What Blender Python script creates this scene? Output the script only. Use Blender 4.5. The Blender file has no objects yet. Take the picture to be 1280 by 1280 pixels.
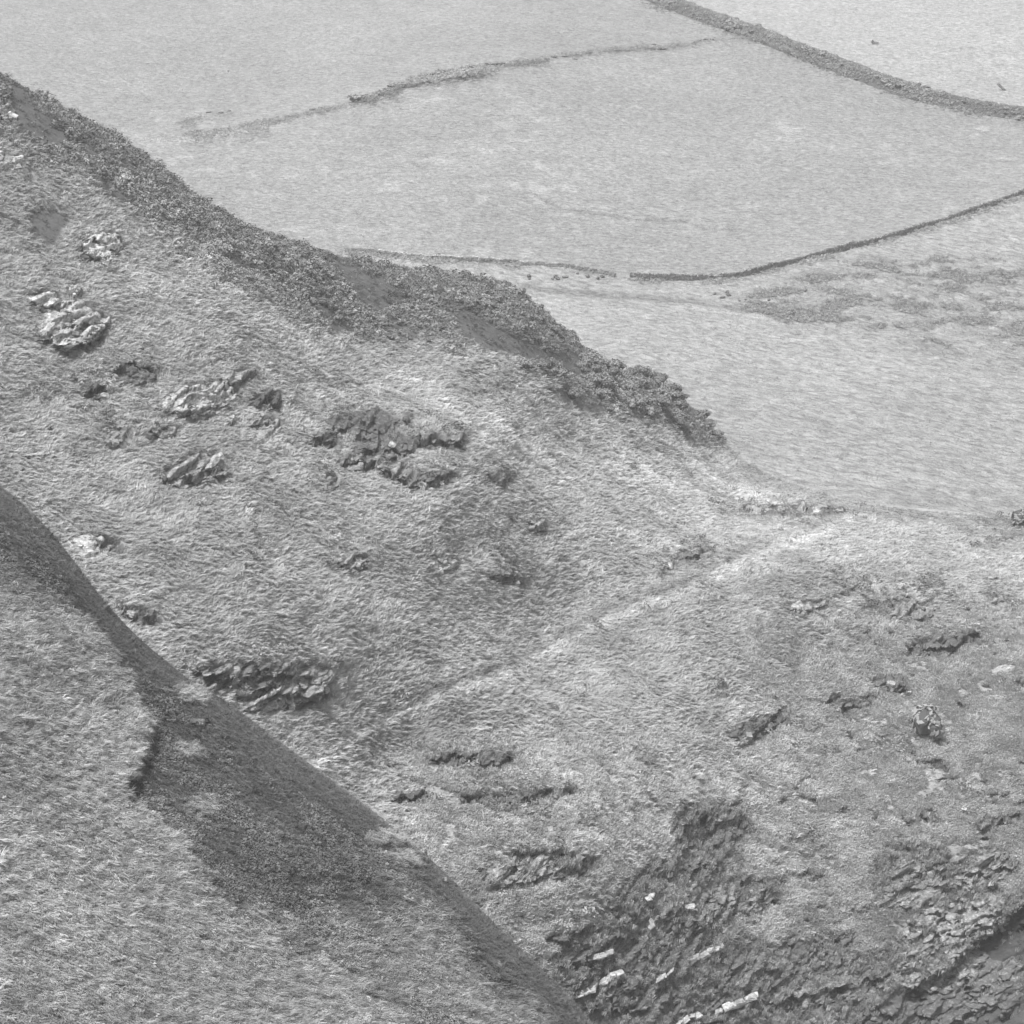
import bpy, bmesh, math, random
import numpy as np
from mathutils import Vector, Matrix, Euler

# ------------------------------------------------------------------ camera, world, sun, exposure
scene = bpy.context.scene
COL = scene.collection
F_PX = 640 / math.tan(math.radians(10.0))          # focal length, in units of 1/1280 of the picture
PITCH = math.radians(14.0)
CP, SP = math.cos(PITCH), math.sin(PITCH)
cam_data = bpy.data.cameras.new("camera")
cam = bpy.data.objects.new("camera", cam_data)
COL.objects.link(cam)
cam.location = (0, 0, 0)
cam.rotation_euler = (math.radians(90) - PITCH, 0, 0)
cam_data.angle = math.radians(20.0)
cam_data.clip_start = 1.0
cam_data.clip_end = 20000
scene.camera = cam

SUN_EL, SUN_AZ = 64.0, -140.0            # azimuth measured from +Y (straight ahead) towards +X
world = bpy.data.worlds.new("World")
scene.world = world
world.use_nodes = True
wn, wl = world.node_tree.nodes, world.node_tree.links
wn.clear()
wo = wn.new("ShaderNodeOutputWorld"); wb = wn.new("ShaderNodeBackground")
sky = wn.new("ShaderNodeTexSky"); bw = wn.new("ShaderNodeRGBToBW")
sky.sky_type = 'NISHITA'; sky.sun_disc = False
sky.sun_elevation = math.radians(SUN_EL); sky.sun_rotation = math.radians(SUN_AZ)
wl.new(sky.outputs[0], bw.inputs[0]); wl.new(bw.outputs[0], wb.inputs[0]); wl.new(wb.outputs[0], wo.inputs[0])
wb.inputs[1].default_value = 0.09
sd = bpy.data.lights.new("sun", 'SUN'); sun = bpy.data.objects.new("sun", sd); COL.objects.link(sun)
sd.energy = 1.5; sd.angle = math.radians(10)
_d = Vector((math.sin(math.radians(SUN_AZ)) * math.cos(math.radians(SUN_EL)),
             math.cos(math.radians(SUN_AZ)) * math.cos(math.radians(SUN_EL)), math.sin(math.radians(SUN_EL))))
sun.rotation_euler = _d.to_track_quat('Z', 'Y').to_euler()
sun.location = _d * 300 + Vector((0, 350, 0))
scene.view_settings.view_transform = 'Standard'
scene.view_settings.look = 'None'
scene.view_settings.gamma = 1
scene.view_settings.exposure = 1.66
scene.view_settings.use_curve_mapping = False
scene.cycles.max_bounces = 5
scene.cycles.diffuse_bounces = 3

rng = np.random.default_rng(7)
random.seed(11)

# ------------------------------------------------------------------ numeric helpers
def ray(u, v):
    """photo pixel -> (X/Y, Z/Y) of the line of sight"""
    a = (np.asarray(u, float) - 640) / F_PX
    b = (640 - np.asarray(v, float)) / F_PX
    den = CP + b * SP
    return a / den, (-SP + b * CP) / den

def proj(P):
    dep = P[..., 1] * CP - P[..., 2] * SP
    return 640 + F_PX * P[..., 0] / dep, 640 - F_PX * (P[..., 1] * SP + P[..., 2] * CP) / dep

def _hash(i, j, k, seed):
    h = (i * 374761393 + j * 668265263 + k * 1274126177 + seed * 974634777) & 0xffffffff
    h = ((h ^ (h >> 13)) * 1103515245) & 0xffffffff
    h = ((h ^ (h >> 15)) * 2246822519) & 0xffffffff
    return ((h ^ (h >> 16)) & 0xffff) / 32767.5 - 1.0

def noise(x, y, z, seed=0):
    xi, yi, zi = np.floor(x), np.floor(y), np.floor(z)
    fx, fy, fz = x - xi, y - yi, z - zi
    xi, yi, zi = xi.astype(np.int64), yi.astype(np.int64), zi.astype(np.int64)
    sx, sy, sz = fx * fx * (3 - 2 * fx), fy * fy * (3 - 2 * fy), fz * fz * (3 - 2 * fz)
    r = 0
    for a in (0, 1):
        wa = sx if a else 1 - sx
        for b in (0, 1):
            wb_ = sy if b else 1 - sy
            for c in (0, 1):
                wc = sz if c else 1 - sz
                r = r + wa * wb_ * wc * _hash(xi + a, yi + b, zi + c, seed)
    return r

def fbm(x, y, z, octv=4, seed=0, gain=0.5):
    r, a, f = 0, 1.0, 1.0
    for o in range(octv):
        r = r + a * noise(x * f + 13.7 * o, y * f + 5.1 * o, z * f + 9.3 * o, seed + o)
        a *= gain; f *= 2.03
    return r

def smooth(a, b, x):
    t = np.clip((x - a) / (b - a), 0, 1)
    return t * t * (3 - 2 * t)

def tps(pts):
    p = np.array(pts, float)
    xy = p[:, :2] / 640.0; w = np.log(p[:, 2])
    n = len(p)
    def U(r2): return np.where(r2 > 1e-12, r2 * np.log(np.maximum(r2, 1e-12)), 0)
    K = U(((xy[:, None] - xy[None]) ** 2).sum(-1)) + 2e-3 * np.eye(n)
    Pm = np.c_[np.ones(n), xy]
    A = np.zeros((n + 3, n + 3)); A[:n, :n] = K; A[:n, n:] = Pm; A[n:, :n] = Pm.T
    sol = np.linalg.solve(A, np.r_[w, 0, 0, 0])
    def f(u, v):
        u = np.asarray(u, float) / 640.0; v = np.asarray(v, float) / 640.0
        r = sol[n] + sol[n + 1] * u + sol[n + 2] * v
        for k in range(n):
            r = r + sol[k] * U((u - xy[k, 0]) ** 2 + (v - xy[k, 1]) ** 2)
        return np.exp(r)
    return f

def poly_dist(u, v, line):
    """distance to a polyline, and the signed side (positive = right-hand of travel, i.e. below for left-to-right)"""
    best = np.full(np.shape(u), 1e9); side = np.zeros(np.shape(u))
    for (x0, y0), (x1, y1) in zip(line[:-1], line[1:]):
        dx, dy = x1 - x0, y1 - y0
        L = dx * dx + dy * dy
        t = np.clip(((u - x0) * dx + (v - y0) * dy) / L, 0, 1)
        d = np.hypot(u - x0 - t * dx, v - y0 - t * dy)
        s = np.sign(dx * (v - y0) - dy * (u - x0))
        m = d < best
        best = np.where(m, d, best); side = np.where(m, s, side)
    return best, side

def inside(u, v, poly):
    """signed distance to a polygon, positive inside"""
    d, _ = poly_dist(u, v, list(poly) + [poly[0]])
    c = np.zeros(np.shape(u), bool)
    n = len(poly)
    for i in range(n):
        x0, y0 = poly[i]; x1, y1 = poly[(i + 1) % n]
        if y0 == y1: continue
        cond = ((y0 > v) != (y1 > v)) & (u < (x1 - x0) * (v - y0) / (y1 - y0) + x0)
        c ^= cond
    return np.where(c, d, -d)

def interp_line(line, smooth_px=0):
    xs = np.array([p[0] for p in line], float); ys = np.array([p[1] for p in line], float)
    def f(u):
        u = np.asarray(u, float)
        if smooth_px:
            r = 0
            for o in (-1, -.5, 0, .5, 1): r = r + np.interp(u + o * smooth_px, xs, ys)
            return r / 5
        return np.interp(u, xs, ys)
    return f

# ------------------------------------------------------------------ materials (all grey: the photograph is monochrome)
def new_mat(name):
    m = bpy.data.materials.new(name); m.use_nodes = True
    nt = m.node_tree; nt.nodes.clear()
    out = nt.nodes.new("ShaderNodeOutputMaterial"); b = nt.nodes.new("ShaderNodeBsdfPrincipled")
    b.inputs['Roughness'].default_value = 0.95
    b.inputs['Specular IOR Level'].default_value = 0.15
    nt.links.new(b.outputs[0], out.inputs[0])
    return m, nt, b

def nnode(nt, kind, **kw):
    n = nt.nodes.new(kind)
    for k, v in kw.items(): setattr(n, k, v)
    return n

def math_node(nt, op, a, b=None):
    n = nt.nodes.new("ShaderNodeMath"); n.operation = op
    for i, x in enumerate((a, b)):
        if x is None: continue
        if isinstance(x, (int, float)): n.inputs[i].default_value = x
        else: nt.links.new(x, n.inputs[i])
    return n.outputs[0]

def noise_node(nt, vec, scale, detail=4, rough=0.6, dist=0.0):
    n = nt.nodes.new("ShaderNodeTexNoise"); n.inputs['Scale'].default_value = scale
    n.inputs['Detail'].default_value = detail; n.inputs['Roughness'].default_value = rough
    n.inputs['Distortion'].default_value = dist
    nt.links.new(vec, n.inputs['Vector']); return n.outputs[0]

def map_range(nt, x, a, b, c, d):
    n = nt.nodes.new("ShaderNodeMapRange")
    for i, q in zip((1, 2, 3, 4), (a, b, c, d)): n.inputs[i].default_value = q
    nt.links.new(x, n.inputs[0]); return n.outputs[0]

def ground_material(name, layers, bumps, turn=0.0):
    """layers: (scale, stretch xyz, low, high) multiply the vertex albedo; bumps: (scale, distance)"""
    m, nt, b = new_mat(name)
    at = nnode(nt, "ShaderNodeAttribute", attribute_name="tone")
    tc = nt.nodes.new("ShaderNodeNewGeometry").outputs['Position']
    col = at.outputs['Fac']
    vr = nt.nodes.new("ShaderNodeVectorRotate"); vr.rotation_type = 'Z_AXIS'; vr.inputs['Angle'].default_value = turn
    nt.links.new(tc, vr.inputs['Vector'])
    for sc, st, lo, hi in layers:
        mp = nt.nodes.new("ShaderNodeMapping"); mp.inputs['Scale'].default_value = st
        mp.inputs['Rotation'].default_value = (0, 0, 0.12)
        nt.links.new(vr.outputs[0], mp.inputs[0])
        nz = noise_node(nt, mp.outputs[0], sc, 4, 0.62, 0.6)
        col = math_node(nt, 'MULTIPLY', col, map_range(nt, nz, .33, .67, lo, hi))
    nt.links.new(col, b.inputs['Base Color'])
    nrm = None
    for sc, dist in bumps:
        bp = nt.nodes.new("ShaderNodeBump"); bp.inputs['Distance'].default_value = dist
        nt.links.new(noise_node(nt, tc, sc, 4, 0.65), bp.inputs['Height'])
        if nrm: nt.links.new(nrm, bp.inputs['Normal'])
        nrm = bp.outputs[0]
    nt.links.new(nrm, b.inputs['Normal'])
    return m

M_field = ground_material("field_turf", [(0.95, (.75, 1, 1), .60, 1.32), (0.16, (.8, 1, 1), .92, 1.07), (3.2, (1, 1, 1), .8, 1.18)], [(1.1, .8), (3.0, .25)], .35)
M_pasture = ground_material("pasture_turf", [(0.85, (.5, 1, 1), .58, 1.32), (0.16, (.5, 1, 1), .90, 1.08), (3.2, (1, 1, 1), .8, 1.18)], [(1.1, .8), (3.0, .25)], .8)
M_hill = ground_material("hillside_turf", [(1.5, (.6, 1, 1.2), .78, 1.18), (0.2, (1, 1, 1), .88, 1.1), (6, (1, 1, 1.6), .8, 1.2)], [(3.0, .12), (9.0, .04)])
M_fore = ground_material("foreslope_turf", [(2.2, (1, 1, 1), .8, 1.15), (0.3, (1, 1, 1), .88, 1.1), (12, (1, 1, 1), .8, 1.2)], [(6.0, .07), (18.0, .025)])

def instance_material(name, lo=.75, hi=1.25, base=None, trans=0.0):
    m, nt, b = new_mat(name)
    inf = nt.nodes.new("ShaderNodeObjectInfo").outputs['Random']
    f = map_range(nt, inf, 0, 1, lo, hi)
    if base is None:
        at = nnode(nt, "ShaderNodeAttribute", attribute_name="tone", attribute_type='INSTANCER')
        col = math_node(nt, 'MULTIPLY', at.outputs['Fac'], f)
    else:
        col = math_node(nt, 'MULTIPLY', f, base)
    nt.links.new(col, b.inputs['Base Color'])
    return m

M_blade = instance_material("grass_blade", .8, 1.2)
M_leaf = instance_material("scrub_leaf", .8, 1.25)
M_gorse = instance_material("gorse_leaf", .75, 1.25, .25)
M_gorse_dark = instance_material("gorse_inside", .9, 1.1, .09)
M_hedge = instance_material("hedge_leaf", .85, 1.2, .29)

def rock_material(name, base, light, patch):
    m, nt, b = new_mat(name)
    tc = nt.nodes.new("ShaderNodeNewGeometry").outputs['Position']
    inf = nt.nodes.new("ShaderNodeObjectInfo").outputs['Random']
    mp = nt.nodes.new("ShaderNodeMapping"); mp.inputs['Scale'].default_value = (.7, .7, 3.2)
    mp.inputs['Rotation'].default_value = (0, .28, 0)
    nt.links.new(tc, mp.inputs[0])
    band = noise_node(nt, mp.outputs[0], 1.6, 6, .7, .8)
    blot = noise_node(nt, tc, 1.7, 5, .7, .3)
    mix = nt.nodes.new("ShaderNodeMix"); mix.data_type = 'FLOAT'
    mix.inputs[2].default_value = base; mix.inputs[3].default_value = light
    nt.links.new(map_range(nt, blot, patch, patch + .1, 0, 1), mix.inputs[0])
    col = math_node(nt, 'MULTIPLY', mix.outputs[0], map_range(nt, band, .3, .7, .58, 1.42))
    col = math_node(nt, 'MULTIPLY', col, map_range(nt, inf, 0, 1, .75, 1.2))
    nt.links.new(col, b.inputs['Base Color'])
    bp = nt.nodes.new("ShaderNodeBump"); bp.inputs['Distance'].default_value = .3
    nt.links.new(band, bp.inputs['Height'])
    bp2 = nt.nodes.new("ShaderNodeBump"); bp2.inputs['Distance'].default_value = .12
    nt.links.new(noise_node(nt, tc, 5, 5, .7), bp2.inputs['Height'])
    nt.links.new(bp.outputs[0], bp2.inputs['Normal']); nt.links.new(bp2.outputs[0], b.inputs['Normal'])
    return m

M_rock = rock_material("weathered_rock", .27, .46, .50)
M_pale = rock_material("pale_rock", .37, .62, .45)
M_dark = rock_material("dark_rock", .15, .30, .53)
M_quartz = rock_material("quartz", .42, .62, .48)
M_wall = rock_material("wall_stone", .16, .42, .47)

# ------------------------------------------------------------------ terrain sheets
def unproj(u, v, Y):
    s, t = ray(u, v)
    return np.stack([s * Y, Y + 0 * s, t * Y], -1)

def grid_normals(P):
    du = np.gradient(P, axis=1); dv = np.gradient(P, axis=0)
    n = np.cross(du, dv)
    n /= np.linalg.norm(n, axis=-1, keepdims=True) + 1e-12
    n[n[..., 2] < 0] *= -1
    return n

def mesh_from_grid(name, P, tone, mat, keep=None):
    """grid (rows, cols, 3) -> mesh object; keep = optional per-face mask"""
    R, Cn = P.shape[:2]
    idx = np.arange(R * Cn).reshape(R, Cn)
    quads = np.stack([idx[:-1, :-1], idx[1:, :-1], idx[1:, 1:], idx[:-1, 1:]], -1).reshape(-1, 4)
    if keep is not None: quads = quads[keep.reshape(-1)]
    used, inv = np.unique(quads, return_inverse=True)
    quads = inv.reshape(-1, 4)
    co = P.reshape(-1, 3)[used]
    me = bpy.data.meshes.new(name)
    me.vertices.add(len(co)); me.vertices.foreach_set("co", co.astype(np.float32).ravel())
    me.loops.add(quads.size); me.loops.foreach_set("vertex_index", quads.astype(np.int32).ravel())
    me.polygons.add(len(quads)); me.polygons.foreach_set("loop_start", np.arange(0, quads.size, 4, dtype=np.int32))
    me.update(calc_edges=True)
    me.polygons.foreach_set("use_smooth", np.ones(len(quads), bool))
    a = me.attributes.new("tone", 'FLOAT', 'POINT')
    a.data.foreach_set("value", tone.reshape(-1)[used].astype(np.float32))
    me.materials.append(mat)
    o = bpy.data.objects.new(name, me); COL.objects.link(o)
    return o

def structure(o, label=None):
    o["kind"] = "structure"
    if label: o["label"] = label
    return o

# ---- crest lines seen in the photograph
SIL_B = interp_line([(-500, -260), (-200, -45), (0, 92), (40, 114), (100, 146), (150, 170), (180, 192), (250, 246), (285, 270), (330, 291),
                     (380, 306), (430, 322), (500, 334), (570, 341), (640, 354), (680, 392), (730, 437), (770, 462), (800, 470),
                     (840, 490), (880, 522), (912, 562), (960, 592), (1060, 626), (1160, 636), (1280, 646), (1500, 655), (1800, 660)], 14)
SIL_C = interp_line([(-500, 420), (-200, 520), (0, 606), (40, 640), (75, 678), (100, 712), (130, 752), (170, 795), (230, 845), (290, 882),
                     (340, 920), (400, 964), (470, 1016), (540, 1080), (600, 1136), (650, 1186), (700, 1232), (735, 1275),
                     (800, 1372), (900, 1560)], 14)

# ---- far fields
fA = tps([(-300, -150, 1250), (0, -150, 1230), (640, -150, 1190), (1280, -150, 1130), (1600, -150, 1100),
          (0, 0, 930), (640, 0, 905), (1280, 0, 900), (0, 90, 800), (640, 90, 790), (1280, 130, 775), (1500, 130, 770),
          (0, 200, 705), (320, 200, 700), (640, 200, 690), (960, 200, 700), (1280, 240, 665), (-300, 200, 710),
          (300, 310, 620), (640, 335, 600), (900, 345, 590), (1280, 330, 605), (0, 310, 620),
          (-300, 450, 520), (0, 450, 520), (400, 450, 522), (700, 420, 545), (960, 420, 540), (1280, 440, 530), (1500, 440, 525),
          (-300, 600, 440), (0, 600, 440), (500, 600, 440), (800, 500, 487), (960, 560, 455), (1280, 560, 462), (1100, 500, 490),
          (1000, 610, 432), (1280, 650, 418), (1500, 650, 416)])
# ---- hillside
fB = tps([(-400, 60, 352), (-200, 100, 350), (0, 150, 352), (200, 250, 360), (400, 350, 376), (640, 400, 402), (800, 500, 422), (912, 572, 446),
          (1000, 618, 430), (1280, 652, 418), (1600, 660, 412),
          (-400, 600, 280), (0, 320, 326), (0, 600, 292), (0, 900, 256), (0, 1280, 232), (-400, 1280, 225),
          (250, 450, 330), (300, 620, 308), (300, 850, 280), (300, 1100, 256), (250, 1280, 244),
          (480, 480, 362), (560, 560, 345), (560, 720, 324), (560, 880, 304), (500, 930, 300),
          (700, 560, 384), (760, 650, 370), (700, 780, 345), (860, 720, 362), (1000, 660, 394), (1100, 670, 392),
          (620, 1000, 294), (700, 1100, 288), (640, 1280, 274), (800, 900, 326), (800, 1280, 286),
          (900, 850, 345), (940, 960, 333), (940, 1120, 316), (960, 1280, 303),
          (1100, 780, 366), (1100, 900, 348), (1150, 1030, 333), (1150, 1200, 318), (1280, 800, 366), (1280, 950, 343),
          (1280, 1120, 326), (1240, 1200, 320), (1280, 1280, 312), (1600, 800, 360), (1600, 1280, 305)])
# ---- near slope
fC = tps([(-400, 520, 186), (-200, 560, 190), (0, 625, 191), (200, 840, 184), (400, 985, 180), (600, 1160, 175), (740, 1290, 172),
          (-400, 1280, 130), (0, 900, 164), (0, 1280, 140), (200, 1100, 158), (300, 1280, 147), (550, 1280, 158), (450, 1150, 167),
          (-200, 900, 160), (-400, 1700, 105), (0, 1700, 112), (400, 1700, 122), (900, 1700, 140)])

U_FINE0, U_FINE1 = -30, 1310
def columns(step, lo=U_FINE0, hi=U_FINE1, wide0=-400, wide1=1650):
    c = list(np.arange(lo, hi + .1, step))
    x, st = c[0], step
    left = []
    while x > wide0: st = min(st * 1.25, 30); x -= st; left.append(x)
    x, st = c[-1], step
    right = []
    while x < wide1: st = min(st * 1.25, 30); x += st; right.append(x)
    return np.array(left[::-1] + c + right)

# =================================================== hillside (B)
# recessed ledges: (polyline in the photograph, recess depth m, fall-off px)
CUTS = [
    ([(44, 414), (62, 424), (85, 436), (110, 428), (132, 412)], 2.2, 14),
    ([(44, 388), (56, 391), (70, 386)], .8, 5),
    ([(100, 318), (118, 322), (150, 316)], .8, 6),
    ([(140, 462), (165, 452), (196, 452)], 1.2, 20),
    ([(106, 482), (120, 486), (133, 484)], 1.0, 14),
    ([(202, 512), (235, 518), (262, 515), (288, 500)], 1.3, 9),
    ([(205, 596), (230, 590), (250, 596), (275, 588)], 1.5, 12),
    ([(188, 540), (205, 536), (220, 538)], .7, 6),
    ([(385, 550), (400, 548), (420, 556)], 1.4, 10),
    ([(405, 542), (440, 528), (470, 530)], 1.2, 12),
    ([(455, 560), (480, 556), (510, 562)], 1.6, 18),
    ([(430, 580), (455, 575), (480, 585), (505, 598)], 1.4, 13),
    ([(505, 604), (535, 600), (565, 590)], 1.3, 11),
    ([(520, 545), (545, 548), (578, 556)], 2.0, 13),
    ([(606, 600), (620, 603), (636, 600)], .9, 9),
    ([(404, 606), (420, 608)], .6, 6),
    ([(655, 650), (667, 655), (680, 662)], 1.1, 12),
    ([(418, 702), (435, 712), (455, 706)], 1.0, 10),
    ([(530, 690), (545, 700), (560, 702)], .9, 10),
    ([(604, 720), (628, 722), (655, 727)], .9, 7),
    ([(144, 760), (165, 768), (190, 772)], 1.0, 9),
    ([(240, 838), (262, 836), (290, 848), (320, 842)], 1.6, 18),
    ([(318, 828), (330, 840), (345, 846), (385, 842)], 2.0, 26),
    ([(290, 868), (330, 862), (370, 866), (405, 862)], 1.8, 18),
    ([(312, 702), (325, 706)], .5, 6),
    ([(925, 628), (945, 634), (975, 634), (985, 644), (1015, 650), (1035, 640), (1060, 636)], 1.4, 8),
    ([(845, 697), (865, 698), (888, 694)], .9, 7),
    ([(828, 710), (842, 708)], .5, 6),
    ([(1132, 808), (1140, 812), (1170, 818), (1185, 812), (1205, 802), (1222, 796)], 1.9, 12),
    ([(1084, 848), (1100, 852), (1120, 858), (1136, 864)], 1.2, 10),
    ([(1030, 876), (1050, 880), (1085, 884)], .9, 8),
    ([(912, 938), (930, 928), (948, 912), (978, 884)], 1.7, 12),
    ([(540, 948), (560, 944), (592, 948), (602, 960), (622, 956), (640, 944)], 1.8, 10),
    ([(484, 1008), (505, 1000), (530, 990)], 1.2, 9),
    ([(560, 990), (600, 1000), (640, 1008), (680, 992), (712, 982)], 1.4, 9),
    ([(600, 1028), (640, 1018), (690, 1020)], .8, 7),
    ([(612, 1102), (640, 1098), (690, 1092), (730, 1080)], 1.4, 12),
    ([(640, 1064), (690, 1066), (740, 1076)], .8, 9),
    ([(850, 1024), (875, 1018), (900, 1030), (930, 1012)], 1.6, 30),
    ([(770, 1130), (800, 1138), (830, 1146), (855, 1128)], 1.5, 16),
    ([(820, 1090), (850, 1084), (890, 1080)], 1.0, 12),
    ([(684, 1176), (705, 1172), (730, 1162), (755, 1150)], 1.1, 8),
    ([(750, 1178), (775, 1166), (800, 1172)], 1.4, 22),
    ([(690, 1202), (730, 1200), (765, 1190)], 1.1, 10),
    ([(845, 1150), (870, 1152), (880, 1160)], 1.0, 22),
    ([(1138, 1024), (1150, 1018), (1162, 1022)], 1.0, 9),
    ([(1222, 1038), (1245, 1026), (1275, 1008)], 1.5, 10),
    ([(1266, 1004), (1280, 998)], 1.0, 8),
    ([(1110, 1066), (1140, 1058), (1155, 1066)], .9, 12),
    ([(1020, 1176), (1040, 1172), (1058, 1170)], .9, 8),
    ([(960, 1252), (1010, 1238), (1060, 1232), (1110, 1218)], 1.2, 8),
    ([(1130, 1240), (1180, 1212), (1230, 1170), (1290, 1122)], 2.2, 60),
    ([(720, 1262), (780, 1262), (830, 1258), (870, 1246)], 1.0, 9),
    ([(880, 1280), (930, 1268), (975, 1262)], 1.0, 8),
    ([(1232, 640), (1260, 646), (1290, 644)], .8, 10),
    ([(1230, 668), (1262, 672)], .7, 7),
    ([(985, 764), (1005, 760), (1022, 764)], .5, 6), ([(1050, 735), (1070, 738)], .6, 6), ([(1124, 766), (1155, 758)], .7, 7),
    ([(1090, 760), (1104, 768)], .5, 6), ([(1150, 742), (1172, 752)], .5, 7), ([(1240, 752), (1262, 762)], .5, 6),
    ([(890, 634), (912, 630)], .5, 5), ([(130, 528), (142, 532)], .6, 8), ([(330, 496), (348, 506), (352, 520)], 1.2, 14),
    ([(270, 470), (300, 478), (308, 466)], .8, 8), ([(88, 468), (108, 478)], .6, 16), ([(48, 494), (64, 498)], .5, 8),
    ([(1100, 950), (1140, 930)], .4, 10), ([(700, 1030), (740, 1035)], .6, 8), ([(560, 1120), (590, 1128)], .7, 9),
    ([(960, 1100), (1000, 1092), (1030, 1100)], .7, 9), ([(1060, 1140), (1100, 1130)], .7, 8), ([(1180, 1110), (1215, 1100)], .8, 9),
    ([(940, 1030), (955, 1040)], .6, 8), ([(990, 1050), (1012, 1044)], .5, 7), ([(880, 870), (900, 860)], .4, 7),
]
BRACKEN_B = [[(8, 104), (34, 112), (60, 142), (92, 178), (70, 184), (48, 172), (18, 168), (12, 132)],
             [(92, 172), (104, 172), (124, 188), (120, 202), (102, 194)],
             [(120, 222), (134, 224), (150, 240), (168, 258), (150, 256), (134, 246)],
             [(38, 262), (72, 254), (86, 276), (78, 300), (62, 308), (38, 290)],
             [(28, 216), (46, 196), (40, 224)], [(270, 322), (296, 316), (320, 340), (296, 346)],
             [(402, 318), (440, 326), (478, 346), (508, 366), (498, 384), (468, 392), (440, 372), (420, 346)],
             [(378, 372), (404, 372), (430, 396), (450, 414), (420, 418), (392, 396)],
             [(556, 392), (580, 388), (620, 412), (650, 420), (690, 436), (722, 444), (744, 462), (740, 480), (706, 470), (672, 456),
              (640, 448), (604, 442), (576, 420)],
             [(676, 484), (706, 486), (740, 500), (764, 512), (756, 522), (724, 516), (696, 506)],
             [(470, 398), (500, 402), (530, 420), (500, 420)]]
DARK_TURF_B = [([(520, 868), (570, 846), (640, 820), (644, 829), (575, 857), (530, 876)], .13),
               ([(740, 758), (800, 744), (860, 728), (800, 760), (745, 772)], .06),
               ([(1040, 690), (1110, 680), (1180, 720), (1260, 740), (1250, 790), (1130, 790), (1050, 750)], .02),
               ([(540, 860), (700, 830), (900, 830), (900, 880), (700, 910), (540, 905)], .012),
               ([(960, 690), (1060, 700), (1040, 760), (950, 740)], .03),
               ]
PALE_B = [([(930, 860), (1080, 830), (1280, 820), (1500, 900), (1500, 1060), (1230, 1060), (1100, 1080), (1000, 1140), (930, 1060)], .05),
          ([(440, 440), (520, 470), (600, 510), (640, 540), (700, 560), (900, 590), (1040, 630), (900, 620), (700, 600), (560, 540), (470, 480)], .05),
          ([(480, 1000), (640, 960), (800, 960), (900, 900), (1000, 880), (1150, 900), (1140, 1000), (1060, 1100), (940, 1140), (800, 1080), (700, 1120), (600, 1110), (520, 1060)], .07),
          ([(170, 270), (300, 330), (420, 420), (330, 440), (200, 380), (130, 300)], .045),
          ([(1000, 640), (1140, 640), (1280, 660), (1280, 720), (1150, 690), (1040, 680)], .02)]
ROCK_B = [[(690, 1180), (760, 1110), (830, 1080), (850, 1010), (920, 1010), (930, 1060), (880, 1150), (960, 1190), (1000, 1240), (1120, 1180),
           (1180, 1190), (1290, 1110), (1700, 1000), (1700, 1500), (600, 1500), (700, 1240)],
          [(1110, 1060), (1180, 1060), (1200, 1110), (1180, 1150), (1110, 1160), (1080, 1110)]]
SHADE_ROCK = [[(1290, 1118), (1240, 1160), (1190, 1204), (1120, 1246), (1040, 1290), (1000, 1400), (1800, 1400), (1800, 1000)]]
PATH_B = [(380, 965), (400, 948), (470, 908), (540, 875), (620, 845), (680, 818), (740, 784), (800, 758), (850, 742), (900, 716), (980, 680), (1060, 648)]
TRACK_B = [(452, 440), (500, 470), (560, 500), (620, 534), (700, 560)]

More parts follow.
